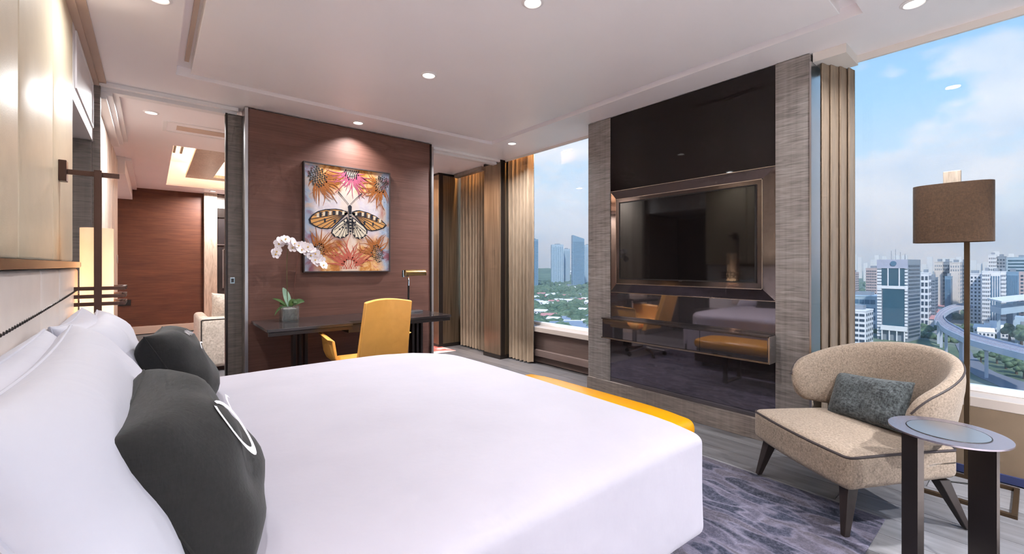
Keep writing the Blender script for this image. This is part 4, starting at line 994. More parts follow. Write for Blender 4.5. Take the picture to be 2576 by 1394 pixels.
# ------------------------------------------------------------------ bedside lamp on its wall arm
t = NT('lamp_paper'); 
for n in list(t.n):
    if n.type != 'OUTPUT_MATERIAL': t.n.remove(n)
df = t.node('ShaderNodeBsdfDiffuse'); df.inputs[0].default_value = srgb(250, 236, 220)
tl = t.node('ShaderNodeBsdfTranslucent'); tl.inputs[0].default_value = srgb(252, 238, 222)
ms = t.node('ShaderNodeMixShader'); ms.inputs[0].default_value = 0.62; t.l.new(df.outputs[0], ms.inputs[1]); t.l.new(tl.outputs[0], ms.inputs[2]); t.l.new(ms.outputs[0], t.out.inputs['Surface']); M['lamp_paper'] = t.m
plain('bronze_dark', srgb(88, 66, 58), 0.28, 0.8)
def bedside(lab, cy, sgn):
    bl = thing('bedside_lamp', lab, 'lamp', (-0.20, cy, 0.95))
    BX(-0.34, -0.312, cy - .03, cy + .03, 1.655, 1.755).build('wall_bracket', 'bronze_dark', bl, bevel=0.003)
    BX(-0.312, -0.125, cy - .009, cy + .009, 1.692, 1.716).build('arm', 'bronze_dark', bl, bevel=0.002)
    py = cy - sgn * .098
    BX(-0.212, -0.184, py - .008, py + .008, 0.96, 1.71).build('pole', 'bronze_dark', bl, bevel=0.002)
    BX(-0.208, -0.188, min(py, cy), max(py, cy), 1.694, 1.708).build('cross_arm', 'bronze_dark', bl)
    cyl = MB(); cyl.lathe([(0.062, 0.955), (0.062, 1.435), (0.0595, 1.435), (0.0595, 0.955), (0.062, 0.955)], 40, (-0.208, cy, 0), cap=False); cyl.build('shade', 'lamp_paper', bl, smooth=True)
    MB().lathe([(0.0, 0.938), (0.075, 0.938), (0.075, 0.952), (0.0, 0.952)], 32, (-0.208, cy, 0)).build('tray', 'steel', bl, smooth=True)
    for z in (1.055, 1.092, 1.130):
        m_ = MB(); a, b, c, d, h = -0.306, -0.098, cy - .105, cy + .105, .018
        m_.box(a, b, c, c + .014, z, z + h).box(a, b, d - .014, d, z, z + h).box(b - .014, b, c + .014, d - .014, z, z + h).box(a, a + .014, c + .014, d - .014, z, z + h)
        m_.build('square_ring', 'bronze_dark', bl, bevel=0.002)
    pd = bpy.data.lights.new('bulb', 'POINT'); pd.energy = BED_LAMP_W; pd.color = (1.0, 0.84, 0.70); pd.shadow_soft_size = 0.03
    po = bpy.data.objects.new('bulb', pd); COL.objects.link(po); po.parent = bl; po.location = Vector((-0.208, cy, 1.03)) - Vector(bl.location)
    return bl
BED_LAMP_W = 19.0
bedside('glowing cylinder bedside lamp hung from a bronze wall arm beside the headboard', 2.995, 1)
bedside('cylinder bedside lamp at the near side of the bed behind the viewer', 0.36, -1)
# nightstand below the lamp
nsd = thing('nightstand', 'low dark wood nightstand hidden beyond the pillows below the lamp', 'nightstand', (-0.09, 3.22, 0))
BX(-0.325, 0.12, 2.98, 3.45, 0.10, 0.54).build('body', 'dark_wood', nsd, bevel=0.004)
BX(-0.335, 0.135, 2.97, 3.46, 0.54, 0.56).build('top', 'espresso_gloss', nsd, bevel=0.003)
for z in (0.14, 0.33):
    q = BX(0.12, 0.132, 2.995, 3.435, z, z + .17).build('drawer', 'dark_wood', nsd, bevel=0.002)
    BX(0.132, 0.145, 3.16, 3.27, z + .08, z + .09).build('handle', 'brass', q)
for (x, y) in ((-.28, 3.03), (-.28, 3.40), (.08, 3.03), (.08, 3.40)): BX(x - .015, x + .015, y - .015, y + .015, 0, .10).build('leg', 'dark_metal', nsd)

# ------------------------------------------------------------------ living room
lt = struct('trim_13', MB().box(0.12, 3.08, 6.40, 6.484, CE + .02, CE + .42).box(0.12, 3.08, 9.696, 9.78, CE + .02, CE + .42).box(0.12, 0.204, 6.484, 9.696, CE + .02, CE + .42).box(2.996, 3.08, 6.484, 9.696, CE + .02, CE + .42).box(0.12, 3.08, 6.40, 9.78, CE + .42, CE + .5), 'ceiling_paint')
rg = MB(); zr = CE + .13
for a in ((0.46, 2.74, 6.62, 6.98), (0.46, 2.74, 9.22, 9.50), (0.46, 0.84, 6.98, 9.22), (2.36, 2.74, 6.98, 9.22)): rg.box(*a, zr, zr + .05)
struct('floating_ring', rg, 'oak_pale', lt)
struct('inner_panel', MB().box(1.10, 2.10, 7.24, 8.86, CE + .36, CE + .42), 'pelmet', lt)
for (xa, ya) in ((0.27, 6.75), (0.36, 6.75)):
    for k in range(2): struct('air_vent_slot', BX(xa, xa + .028, ya + k * 1.18, ya + .98 + k * 1.18, CE + .412, CE + .4215), 'black', lt)
lg2 = thing('led_strip', 'warm cove light strip in the living room ceiling tray', 'light strip', (1.6, 8.05, CE + .19))
m_ = MB()
for a in ((0.52, 2.68, 6.66, 6.68), (0.52, 2.68, 9.44, 9.46), (0.50, 0.52, 6.66, 9.46), (2.68, 2.70, 6.66, 9.46)): m_.box(*a, CE + .185, CE + .195)
m_.build('strip', 'led_warm', lg2)
for (lx, ly, sx_, sy_) in ((1.6, 6.80, 2.0, .2), (1.6, 9.30, 2.0, .2), (0.65, 8.05, .2, 2.0), (2.55, 8.05, .2, 2.0)):
    ld = bpy.data.lights.new('cove_glow', 'AREA'); ld.shape = 'RECTANGLE'; ld.size = sx_; ld.size_y = sy_; ld.energy = 22.0; ld.color = (1.0, 0.72, 0.46)
    lo = bpy.data.objects.new('cove_glow', ld); COL.objects.link(lo); lo.parent = lg2; lo.location = Vector((lx, ly, CE + .2)) - Vector(lg2.location); lo.rotation_euler = (PI, 0, 0)
df_ = thing('air_diffuser', 'long slotted air diffuser in the living room ceiling', 'air vent', (0.9, 5.61, CE - .006))
m_ = MB(); m_.box(0.09, 1.75, 5.40, 5.43, CE - .006, CE - .0005).box(0.09, 1.75, 5.79, 5.82, CE - .006, CE - .0005).box(0.09, 0.12, 5.43, 5.79, CE - .006, CE - .0005).box(1.72, 1.75, 5.43, 5.79, CE - .006, CE - .0005)
m_.build('frame', 'white_paint', df_)
BX(0.20, 1.70, 5.53, 5.70, CE - .004, CE - .0005).build('slot', 'groove_beige', df_)
# pale column and dark display cabinet at the far wall
pc = thing('wood_column', 'pale oak veneer column at the far end of the living room', 'column', (0.895, 10.34, 0))
BX(0.79, 1.0, 10.28, 10.41, 0, CE - .002).build('veneer', 'oak_pale', pc, bevel=0.002)
BX(0.785, 1.005, 10.275, 10.41, 0, .08).build('plinth', 'dark_metal', pc)
dcab = thing('display_cabinet', 'dark gloss cabinet wall beside the pale column in the living room', 'cabinet', (1.9, 10.35, 0))
BX(1.005, 3.2, 10.33, 10.41, 0, 2.20).build('back_panel', 'espresso_gloss', dcab)
BX(1.005, 3.2, 10.30, 10.41, 2.38, 2.54).build('valance', 'white_paint', dcab)
BX(1.005, 3.2, 10.31, 10.41, 2.20, 2.38).build('upper_panel', 'dark_metal', dcab)
BX(1.005, 3.2, 10.31, 10.41, 2.54, 2.64).build('cornice', 'sycamore_dark', dcab)
BX(1.005, 3.2, 10.315, 10.33, 1.655, 1.67).build('rail', 'steel', dcab)
BX(1.09, 1.11, 10.315, 10.33, 0.8, 1.58).build('frame_stile', 'steel', dcab); BX(1.09, 2.9, 10.315, 10.33, 1.565, 1.58).build('frame_rail', 'steel', dcab)
ob = thing('wall_socket', 'small black socket plate low on the rust-brown wood wall', 'socket', (-0.37, 10.41, 0.5)); BX(-0.46, -0.28, 10.405, 10.419, 0.53, 0.63).build('plate', 'black', ob, bevel=0.003); BX(-0.40, -0.34, 10.401, 10.405, 0.56, 0.60).build('rocker', 'dark_metal', ob)
# sofa with its arm towards us
sf = thing('sofa', 'beige slubbed fabric sofa in the living room beyond the doorway', 'sofa', (1.4, 6.75, 0))
def sofabox(nm, a, r=.045): MB().rbox(((a[1] - a[0]) / 2, (a[3] - a[2]) / 2, (a[5] - a[4]) / 2), r, 4, 4, c=((a[0] + a[1]) / 2, (a[2] + a[3]) / 2, (a[4] + a[5]) / 2)).build(nm, 'sofa_cloth', sf, smooth=True)
sofabox('back', (0.44, 2.5, 6.17, 6.42, 0.05, 0.63)); sofabox('arm', (0.44, 0.56, 6.42, 7.28, 0.05, 0.62)); sofabox('arm', (2.26, 2.5, 6.42, 7.28, 0.05, 0.62)); sofabox('seat', (0.56, 2.26, 6.42, 7.25, 0.10, 0.42))
m_ = [(0.45, 6.175, .615), (2.49, 6.175, .615)]; MB().tube(m_, 0.006, 6).build('piping', 'piping', sf); MB().tube([(0.447, 6.18, .08), (0.447, 6.18, .61)], 0.006, 6).build('piping', 'piping', sf)
for (x, y) in ((.5, 6.25), (2.42, 6.25), (.5, 7.2), (2.42, 7.2)): BX(x - .025, x + .025, y - .025, y + .025, 0, .05).build('foot', 'dark_wood', sf)
pillow('sofa_cushion', 'cream cushion propped in the sofa corner, leftmost', 'cushion', (0.80, 6.66, 0.425), R(-12), R(14), R(4), 0.23, 0.24, 0.085, 'sofa_cloth', 'cream cushions on the sofa', 0.06, seed=31)
pillow('sofa_cushion', 'cream cushion beside the sliding door edge on the sofa', 'cushion', (1.08, 6.78, 0.425), R(5), R(12), R(-6), 0.23, 0.22, 0.085, 'sofa_cloth', 'cream cushions on the sofa', 0.06, seed=32)
t = NT('coral_rug'); v = t.coord('World', (1, 1, 1)); n1 = t.noise(v, 2.2, 3, 0.5, 1.0)
t.set(Base_Color=t.ramp(n1, [(0.42, srgb(222, 208, 204)), (0.5, srgb(204, 110, 96)), (0.58, srgb(190, 96, 84)), (0.64, srgb(216, 200, 196))]), Roughness=0.95); t.bump(t.noise(v, 150, 2), 0.5, 0.006); M['coral_rug'] = t.m
tag(MB().rbox((1.35, 1.75, 0.006), 0.005, 2, 3, c=(1.35, 8.3, 0.0065)).build('living_rug', 'coral_rug', smooth=True), 'pale rug with coral patches on the living room floor', 'rug')
tag(MB().rbox((0.42, 0.6, 0.006), 0.005, 2, 3, c=(3.0, 6.0, 0.0065)).build('floor_mat', 'coral_rug', smooth=True), 'coral striped rug corner beside the bronze pillar', 'rug')
tag(MB().rbox((1.5, 0.85, 0.006), 0.005, 2, 3, c=(1.7, -1.2, 0.0065)).build('bounce_rug', plain('rug_pale', srgb(226, 222, 222), 0.95, bump=0.5, bscale=140), smooth=True), 'added pale plain rug behind the viewer, bouncing light up to the ceiling', 'rug')  # added out of view as a reflector for the ceiling
# ------------------------------------------------------------------ the city outside, fifty metres below
GZ = -48.75
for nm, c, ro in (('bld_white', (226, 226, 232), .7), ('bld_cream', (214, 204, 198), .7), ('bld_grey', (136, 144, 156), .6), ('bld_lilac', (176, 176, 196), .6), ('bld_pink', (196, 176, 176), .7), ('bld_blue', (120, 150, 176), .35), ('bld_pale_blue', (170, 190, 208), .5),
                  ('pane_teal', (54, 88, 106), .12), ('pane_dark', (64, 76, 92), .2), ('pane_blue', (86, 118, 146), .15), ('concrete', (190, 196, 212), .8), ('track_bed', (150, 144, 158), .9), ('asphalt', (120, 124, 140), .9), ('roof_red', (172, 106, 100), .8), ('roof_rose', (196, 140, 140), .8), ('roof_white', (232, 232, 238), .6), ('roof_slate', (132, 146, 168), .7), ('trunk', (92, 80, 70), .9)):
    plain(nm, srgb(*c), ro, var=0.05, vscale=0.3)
t = NT('foliage_far'); v = t.coord('World', (1, 1, 1)); n1 = t.noise(v, 0.35, 5, 0.65); n2 = t.noise(v, 0.02, 3)
f = t.math('ADD', t.math('MULTIPLY', n1, 0.65), t.math('MULTIPLY', n2, 0.35))
t.set(Base_Color=t.ramp(f, [(0.35, srgb(48, 72, 56)), (0.5, srgb(82, 106, 82)), (0.65, srgb(128, 146, 118))]), Roughness=0.9); M['foliage_far'] = t.m
t = NT('city_ground'); v = t.coord('World', (1, 1, 1)); n1 = t.noise(v, 0.05, 5, 0.6); n2 = t.noise(v, 0.012, 3)
t.set(Base_Color=t.mix(t.ramp(n2, [(0.45, (0, 0, 0, 1)), (0.6, (1, 1, 1, 1))]), t.ramp(n1, [(0.35, srgb(70, 92, 74)), (0.6, srgb(108, 124, 100))]), srgb(150, 150, 152)), Roughness=0.95); M['city_ground'] = t.m
gd = MB(); gd.box(-3500, 5200, -3500, 4600, GZ - 2, GZ)
tag(gd.build('ground', 'city_ground', origin=True), kind='structure')
# low wooded ridge on the horizon
hm = MB(); rh = random.Random(3)
def ridge(u, w):
    az = R(-4 + 62 * u); d = 1250 + 1500 * w
    h = 44 * math.exp(-((w - .35) / .28) ** 2) * (0.55 + 0.25 * math.sin(az * 23 + 1) + 0.16 * math.sin(az * 57) + .06 * math.sin(az * 130)) * (0.35 + 0.65 * max(0, min(1, (az - R(22)) / R(10))))
    return Vector((d * math.cos(az), d * math.sin(az), GZ - 1 + h * 1.12))
hm.grid(90, 16, ridge)
tag(hm.build('hillside', 'foliage_far', smooth=True, angle=180), kind='structure')
BLD=[
('glass_t', 646.2, 705.9, 57.3, 19.8, 25, -39.66, 'teal glass high-rise at the left edge of the narrow window') ,
('strip_t', 823.0, 806.4, 55.0, 31.0, 28, -39.66, 'pale striped residential tower, left of the pair in the narrow window') ,
('strip_t', 867.4, 816.1, 45.1, 18.2, 24, -39.66, 'lower pale striped tower beside the pair in the narrow window') ,
('curve_t', 750.0, 669.5, 70.2, 26.0, 26, -39.66, 'tallest blue tower with a slanted top in the narrow window') ,
('strip_t', 855.6, 729.1, 52.2, 21.0, 26, -39.66, 'pale blue tower beside the tallest one at the veneer column') ,
('white_w', 333.5, 69.2, -26.1, 9.5, 18, -90, 'white office block with window bands at the bottom left of the wide window') ,
('blue_low', 437.6, 88.1, -22.8, 21.7, 30, -90, 'low blue-grey glazed building behind the white office block') ,
('grid', 636.4, 119.5, -2.3, 9.9, 20, -90, 'pinkish gridded block just left of the big glass-fronted tower') ,
('grid', 672.2, 145.1, -7.6, 6.3, 16, -90, 'thin grey block at the curtain edge of the wide window') ,
('colw', 490.0, 58.3, -5.2, 5.0, 14, -90, 'white framed slim tower with dark square windows right of the big tower') ,
('grey_t', 529.8, 58.2, -9.8, 4.0, 18, -90, 'grey block standing for the dark side of the white framed slim tower') ,  # the slim tower's dark side, put in as its own grey box
('beige_t', 597.7, 61.2, 4.3, 5.8, 18, -90, 'cream stepped tower, left of the cream pair behind the viaduct') ,
('grey_t', 605.2, 56.6, 4.3, 5.0, 18, -90, 'grey block standing for the dark side of the left cream tower') ,  # dark side of the cream tower, built as a separate grey box
('blue_t', 560.7, 51.5, -9.2, 3.8, 12, -90, 'slim blue ribbed glass block between the cream towers') ,
('beige_t', 586.4, 49.0, 3.5, 6.8, 18, -90, 'cream stepped tower, right of the cream pair behind the viaduct') ,
('grey_t', 605.2, 44.8, 3.9, 4.5, 18, -90, 'grey block standing for the dark side of the right cream tower') ,  # likewise the dark side of the right-hand cream tower
('white_g', 543.1, 34.0, -6.1, 9.4, 22, -90, 'white block with dark square windows behind the lamp pole') ,
('white_g', 524.2, 26.1, -3.8, 4.3, 22, -90, 'white perforated block right of the lamp pole') ,
('stripe_g', 531.8, 21.5, -4.2, 5.6, 22, -90, 'white block with vertical blue glass stripes') ,
('white_g', 539.3, 17.5, -4.2, 3.0, 22, -90, 'narrow white block with paired windows') ,
('blue_t', 548.4, 12.9, -4.6, 6.8, 22, -90, 'blue glass curtain wall block at the right of the window') ,
('grid', 558.2, 1.7, -4.5, 16.0, 22, -90, 'lilac gridded block at the right picture edge') ,
('white_g', 795.9, 34.7, 13.8, 6.5, 22, -90, 'distant white tower with a grid face above the perforated block') ,
('grey_t', 811.0, 28.2, 11.9, 7.8, 22, -90, 'distant grey tower with a white mast wall') ,
('band_t', 826.3, 7.7, 10.8, 33.9, 30, -90, 'distant horizontally banded office tower at top right') ,
]
def facade(mb, w, h, z0, rows, cols, fw, fh, y, mx=.04, mz=.03):
    """window boxes on the local front (-y) face"""
    W, H = w * (1 - 2 * mx), h * (1 - 2 * mz)
    for r_ in range(rows):
        for c_ in range(cols):
            cx = -W / 2 + W * (c_ + .5) / cols; cz = z0 + h * mz + H * (r_ + .5) / rows; a = W / cols * fw / 2; b = H / rows * fh / 2
            mb.box(cx - a, cx + a, y - .12, y + .1, cz - b, cz + b)
def flank(mb, dep, h, z0, rows, cols, fw, fh, x):
    for r_ in range(rows):
        for c_ in range(cols):
            cy = -dep / 2 + dep * (c_ + .5) / cols; cz = z0 + h * (r_ + .5) / rows; a = dep / cols * fw / 2; b = h / rows * fh / 2
            mb.box(x - .12, x + .12, cy - a, cy + a, cz - b, cz + b)
KD = {'glass_t': ('bld_blue', 'pane_blue', 30, 6, .9, .55), 'strip_t': ('bld_pale_blue', 'bld_blue', 1, 6, .45, .96), 'curve_t': ('bld_blue', 'pane_blue', 34, 5, .92, .5), 'white_w': ('bld_white', 'pane_dark', 7, 3, .84, .5), 'blue_low': ('bld_pale_blue', 'pane_blue', 4, 6, .9, .55),
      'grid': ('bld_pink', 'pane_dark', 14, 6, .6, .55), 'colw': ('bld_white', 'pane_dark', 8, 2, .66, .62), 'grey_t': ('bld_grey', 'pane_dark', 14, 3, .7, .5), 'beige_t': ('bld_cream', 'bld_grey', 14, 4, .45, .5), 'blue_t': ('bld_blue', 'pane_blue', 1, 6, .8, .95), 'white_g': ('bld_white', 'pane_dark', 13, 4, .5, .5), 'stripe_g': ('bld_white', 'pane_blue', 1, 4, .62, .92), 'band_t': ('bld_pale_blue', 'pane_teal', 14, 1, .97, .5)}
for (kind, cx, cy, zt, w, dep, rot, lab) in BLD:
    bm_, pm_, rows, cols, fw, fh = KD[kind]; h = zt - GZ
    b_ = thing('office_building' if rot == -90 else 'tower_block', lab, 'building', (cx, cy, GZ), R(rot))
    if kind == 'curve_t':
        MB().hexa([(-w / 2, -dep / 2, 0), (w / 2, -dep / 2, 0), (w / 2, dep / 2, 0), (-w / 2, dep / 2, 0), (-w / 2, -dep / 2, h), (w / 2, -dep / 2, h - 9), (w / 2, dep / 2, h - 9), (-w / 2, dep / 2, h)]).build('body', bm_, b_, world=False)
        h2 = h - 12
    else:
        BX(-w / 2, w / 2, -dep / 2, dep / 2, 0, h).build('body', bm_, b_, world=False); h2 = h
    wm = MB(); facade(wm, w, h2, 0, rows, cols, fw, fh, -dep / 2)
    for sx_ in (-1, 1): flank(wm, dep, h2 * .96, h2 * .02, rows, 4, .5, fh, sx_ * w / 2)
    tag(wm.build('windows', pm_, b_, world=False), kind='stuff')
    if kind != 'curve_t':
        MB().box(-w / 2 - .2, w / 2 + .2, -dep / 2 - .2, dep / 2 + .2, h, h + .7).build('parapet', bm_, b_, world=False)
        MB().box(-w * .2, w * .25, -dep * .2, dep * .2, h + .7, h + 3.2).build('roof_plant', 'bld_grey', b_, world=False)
    if kind == 'beige_t':
        MB().box(-w * .36, w * .36, -dep / 2 - .8, -dep / 2, 0, h - 9).box(-w * .2, w * .2, -dep / 2 - 1.4, -dep / 2 - .8, 0, h - 16).build('bay', 'bld_cream', b_, world=False)
# the big tower with the tall glass front
TX = 381.1
bt = thing('glass_front_tower', 'big white-banded tower with a tall dark glass front and roof roundel', 'building', (TX + 12, 61.7, GZ))
MB().prism([(TX, 54.0), (TX + 22, 50.6), (TX + 26, 66.0), (TX, 69.5)], GZ, 5.2).build('body', 'bld_grey', bt)
fm = MB()
nfl = 24
for i in range(nfl):
    za = GZ + 2 + i * (50 / nfl)
    fm.box(TX - .7, TX, 67.2, 69.5, za, za + 1.35).box(TX - .7, TX, 54.0, 55.4, za, za + 1.35)
tag(fm.build('spandrel_bands', 'bld_white', bt), kind='stuff')
BX(TX - .8, TX, 53.9, 69.6, -0.6, 5.2).build('crown_wall', 'bld_lilac', bt)
BX(TX - .8, TX, 53.9, 69.6, -14.3, -12.3).build('mid_band', 'bld_white', bt)
for (ya, yb) in ((64.1, 67.2), (58.4, 63.5), (54.9, 57.8)): BX(TX - .4, TX, ya, yb, -12.3, -0.6).build('pane', 'pane_teal', bt)
for ya in (63.5, 57.8): BX(TX - .8, TX, ya, ya + .6, -12.3, -0.6).build('mullion', 'bld_white', bt)
BX(TX - .4, TX, 55.6, 66.6, -39.0, -14.3).build('pane', 'pane_teal', bt)
BX(TX - 2.5, TX, 54.2, 67.4, -42.0, -39.0).build('canopy', 'bld_white', bt)
for k in range(4): BX(TX - 2.2, TX - 1.4, 55 + k * 3.8, 55.6 + k * 3.8, GZ, -42).build('column', 'bld_white', bt)
rd = MB(); rd.lathe([(0.0, 0), (1.6, 0), (1.6, .5), (0, .5)], 24); rd.xf(Matrix.Translation((TX - .8, 61.0, 2.6)) @ Matrix.Rotation(-PI / 2, 4, 'Y')); rd.build('roundel', 'pane_blue', bt)
sm = MB()
for i in range(20):
    za = GZ + 2.5 + i * 2.45; sm.hexa([(TX + 1.5, 53.55, za), (TX + 20, 50.7, za), (TX + 20, 51.3, za), (TX + 1.5, 54.2, za), (TX + 1.5, 53.55, za + 1.2), (TX + 20, 50.7, za + 1.2), (TX + 20, 51.3, za + 1.2), (TX + 1.5, 54.2, za + 1.2)])
tag(sm.build('side_windows', 'pane_dark', bt), kind='stuff')
for (x, y, h) in ((5, 63, 6), (6, 61, 7), (9, 59, 5), (12, 57, 4), (4, 56, 3)): BX(TX + x - .12, TX + x + .12, y - .12, y + .12, 5.2, 5.2 + h).build('antenna', 'bld_grey', bt)
VIA=[
((241.4, -2.8), (264.1, -3.0)) ,
((254.2, 3.1), (280.2, 3.5)) ,
((268.6, 11.4), (298.0, 12.7)) ,
((286.0, 20.2), (319.5, 22.5)) ,
((298.8, 24.0), (338.1, 27.1)) ,
((319.8, 30.1), (364.0, 33.2)) ,
((340.2, 34.4), (381.0, 36.1)) ,
((362.6, 37.8), (394.5, 38.2)) ,
((367.5, 39.9), (403.4, 39.2)) ,
((402.3, 43.1), (416.4, 40.3)) ,
((453.8, 46.2), (438.6, 41.2)) ,
((496.0, 47.0), (468.3, 41.6)) ,
((527.6, 45.9), (493.1, 40.9)) ,
((562.5, 39.7), (524.7, 36.6)) ,
((612.4, 26.1), (571.6, 24.3)) ,
((694.8, 2.3), (648.5, 2.1)) ,
]
HS=[('w', 1188, 1291),('w', 1357, 1403),('r', 1570, 1543),('w', 1566, 1432),('w', 1817, 1597),('w', 1168, 1040),('w', 1264, 1085),('p', 509, 553),('p', 490, 516),('p', 461, 471),('w', 384, 408),('w', 379, 390),('w', 421, 410),('p', 480, 455),('w', 422, 392),('b', 450, 412),('w', 449, 395),('w', 432, 368),('w', 353, 306),('b', 312, 266),('b', 285, 274),('b', 276, 259),('w', 270, 268),('w', 261, 239),('b', 248, 221),('p', 280, 285),('w', 423, 462),('b', 239, 210),('w', 282, 240),]
# elevated railway
ZV = -32.9
def smooth_line(P, n=4):
    out = []
    for i in range(len(P) - 1):
        p0, p1, p2, p3 = P[max(0, i - 1)], P[i], P[i + 1], P[min(len(P) - 1, i + 2)]
        for k in range(n):
            t_ = k / n
            out.append(tuple(0.5 * (2 * p1[j] + (p2[j] - p0[j]) * t_ + (2 * p0[j] - 5 * p1[j] + 4 * p2[j] - p3[j]) * t_ ** 2 + (3 * p1[j] - p0[j] - 3 * p2[j] + p3[j]) * t_ ** 3) for j in range(2)))
    return out + [P[-1]]
oL = smooth_line([a for a, b in VIA]); iL = smooth_line([b for a, b in VIA])
via = thing('railway_viaduct', 'pale concrete railway viaduct curving between the towers', 'viaduct', (300, 15, GZ))
def strip(mb, f0, f1, z0, z1):
    A_ = [(a[0] + (b[0] - a[0]) * f0, a[1] + (b[1] - a[1]) * f0) for a, b in zip(oL, iL)]; B_ = [(a[0] + (b[0] - a[0]) * f1, a[1] + (b[1] - a[1]) * f1) for a, b in zip(oL, iL)]
    mb.loft([[(a[0], a[1], z0), (b[0], b[1], z0), (b[0], b[1], z1), (a[0], a[1], z1)] for a, b in zip(A_, B_)])
m_ = MB(); strip(m_, 0.0, 1.0, ZV - 1.9, ZV - .4); m_.build('deck', 'concrete', via)
m_ = MB(); strip(m_, 0.06, 0.94, ZV - .4, ZV - .15); m_.build('track_bed', 'track_bed', via)
for (a, b) in ((0.0, 0.03), (0.97, 1.0)):
    m_ = MB(); strip(m_, a, b, ZV - .4, ZV + .75); m_.build('parapet', 'concrete', via)
for f in (0.22, 0.36, 0.60, 0.74):
    m_ = MB(); strip(m_, f, f + .012, ZV - .15, ZV + .05); m_.build('rail', 'roof_white', via)
for i in range(3, 45, 6):
    a, b = oL[i], iL[i]; c = ((a[0] * .6 + b[0] * .4), (a[1] * .6 + b[1] * .4))
    m_ = MB(); m_.hexa([(c[0] - 1.2, c[1] - .55, GZ), (c[0] + 1.2, c[1] - .55, GZ), (c[0] + 1.2, c[1] + .55, GZ), (c[0] - 1.2, c[1] + .55, GZ), (c[0] - 1.2, c[1] - .55, ZV - 4), (c[0] + 1.2, c[1] - .55, ZV - 4), (c[0] + 1.2, c[1] + .55, ZV - 4), (c[0] - 1.2, c[1] + .55, ZV - 4)])
    m_.hexa([(c[0] - 1.2, c[1] - .55, ZV - 4), (c[0] + 1.2, c[1] - .55, ZV - 4), (c[0] + 1.2, c[1] + .55, ZV - 4), (c[0] - 1.2, c[1] + .55, ZV - 4), (c[0] - 7, c[1] - 1.3, ZV - 1.8), (c[0] + 7, c[1] - 1.3, ZV - 1.8), (c[0] + 7, c[1] + 1.3, ZV - 1.8), (c[0] - 7, c[1] + 1.3, ZV - 1.8)])
    m_.build('pier', 'concrete', via)
stn = thing('station_roof', 'long white station canopy above the viaduct at the right', 'station', (520, 5, GZ))
MB().hexa([(419, 14.5, -22.6), (509, -6, -22.6), (608, -7.5, -22.6), (452, 22.3, -22.6), (419, 14.5, -21.6), (509, -6, -21.6), (608, -7.5, -21.6), (452, 22.3, -21.6)]).build('canopy', 'roof_white', stn)
MB().hexa([(428, 15, -31), (509, -4, -31), (600, -6, -31), (455, 21, -31), (428, 15, -27), (509, -4, -27), (600, -6, -27), (455, 21, -27)]).build('concourse', 'bld_pale_blue', stn)
for (x, y) in ((440, 16.5), (470, 10), (500, 3)): BX(x - 1.2, x + 1.2, y - .8, y + .8, GZ, -22.6).build('column', 'bld_pale_blue', stn)
eb = thing('substation_block', 'pale blue windowless block below the station canopy', 'building', (430, 5.5, GZ)); BX(422, 436, 2.0, 9.0, GZ, -31.5).build('body', 'bld_pale_blue', eb); BX(421.6, 422, 4.5, 6.5, -38, -34).build('louvre', 'bld_grey', eb)
# red-roofed terraces left of the curve
for i, (x, y, w, d, z, lab) in enumerate(((500, 56.5, 9, 30, -40.5, 'nearest rose-roofed market hall left of the viaduct curve'), (545, 58.5, 10, 30, -38.5, 'middle rose-roofed market hall left of the viaduct curve'), (600, 59.0, 13, 40, -36.5, 'farthest white-topped market hall left of the viaduct curve'), (640, 47, 12, 40, -37.5, 'rose-roofed long hall behind the viaduct curve'))):
    o = thing('market_hall', lab, 'building', (x, y, GZ), 0, 'rose-roofed halls by the viaduct')
    BX(x - d / 2, x + d / 2, y - w / 2, y + w / 2, GZ, z - 1.5).build('wall', 'bld_white', o); MB().hexa([(x - d / 2 - 1, y - w / 2 - .5, z - 1.5), (x + d / 2 + 1, y - w / 2 - .5, z - 1.5), (x + d / 2 + 1, y + w / 2 + .5, z - 1.5), (x - d / 2 - 1, y + w / 2 + .5, z - 1.5), (x - d / 4, y - w / 2, z), (x + d / 4, y - w / 2, z), (x + d / 4, y + w / 2, z), (x - d / 4, y + w / 2, z)]).build('roof', 'roof_rose', o)
# road below the viaduct
rd_ = MB(); A_ = smooth_line([(420, 30), (372.5, 25.3), (324.4, 17.9), (304.4, 13), (293.6, 7.8), (279.7, -1.2), (270, -14)]); B_ = smooth_line([(392, 33), (345, 27), (295.8, 20.1), (273.6, 11.6), (261.2, 6.9), (252, -1.1), (244, -14)])
rd_.loft([[(a[0], a[1], GZ + .05), (b[0], b[1], GZ + .05), (b[0], b[1], GZ + .35), (a[0], a[1], GZ + .35)] for a, b in zip(A_, B_)])
tag(rd_.build('road', 'asphalt'), kind='structure')
# houses
def house_parts(o, w, d, h, wallm, roofm):
    BX(-w / 2, w / 2, -d / 2, d / 2, 0, h).build('wall', wallm, o, world=False)
    MB().add([(-w / 2 - .5, -d / 2 - .5, h), (w / 2 + .5, -d / 2 - .5, h), (w / 2 + .5, d / 2 + .5, h), (-w / 2 - .5, d / 2 + .5, h), (-w / 2, 0, h + d * .28), (w / 2, 0, h + d * .28)], [(0, 1, 5, 4), (2, 3, 4, 5), (1, 2, 5), (3, 0, 4), (3, 2, 1, 0)]).build('roof', roofm, o, world=False)
    wm = MB(); facade(wm, w, h, 0, 2 if h > 5 else 1, max(2, int(w / 3)), .5, .5, -d / 2); tag(wm.build('windows', 'pane_dark', o, world=False), kind='stuff')
HL = {'w': ('small white-walled house with a pale roof among the trees below', 'bld_white', 'roof_white'), 'p': ('pink-walled house with a rose roof among the trees below', 'bld_pink', 'roof_rose'), 'b': ('house with a blue-grey slate roof among the trees below', 'bld_white', 'roof_slate'), 'r': ('large red-roofed hall on the wooded hillside', 'bld_pink', 'roof_red')}
protos = {}; rh = random.Random(9)
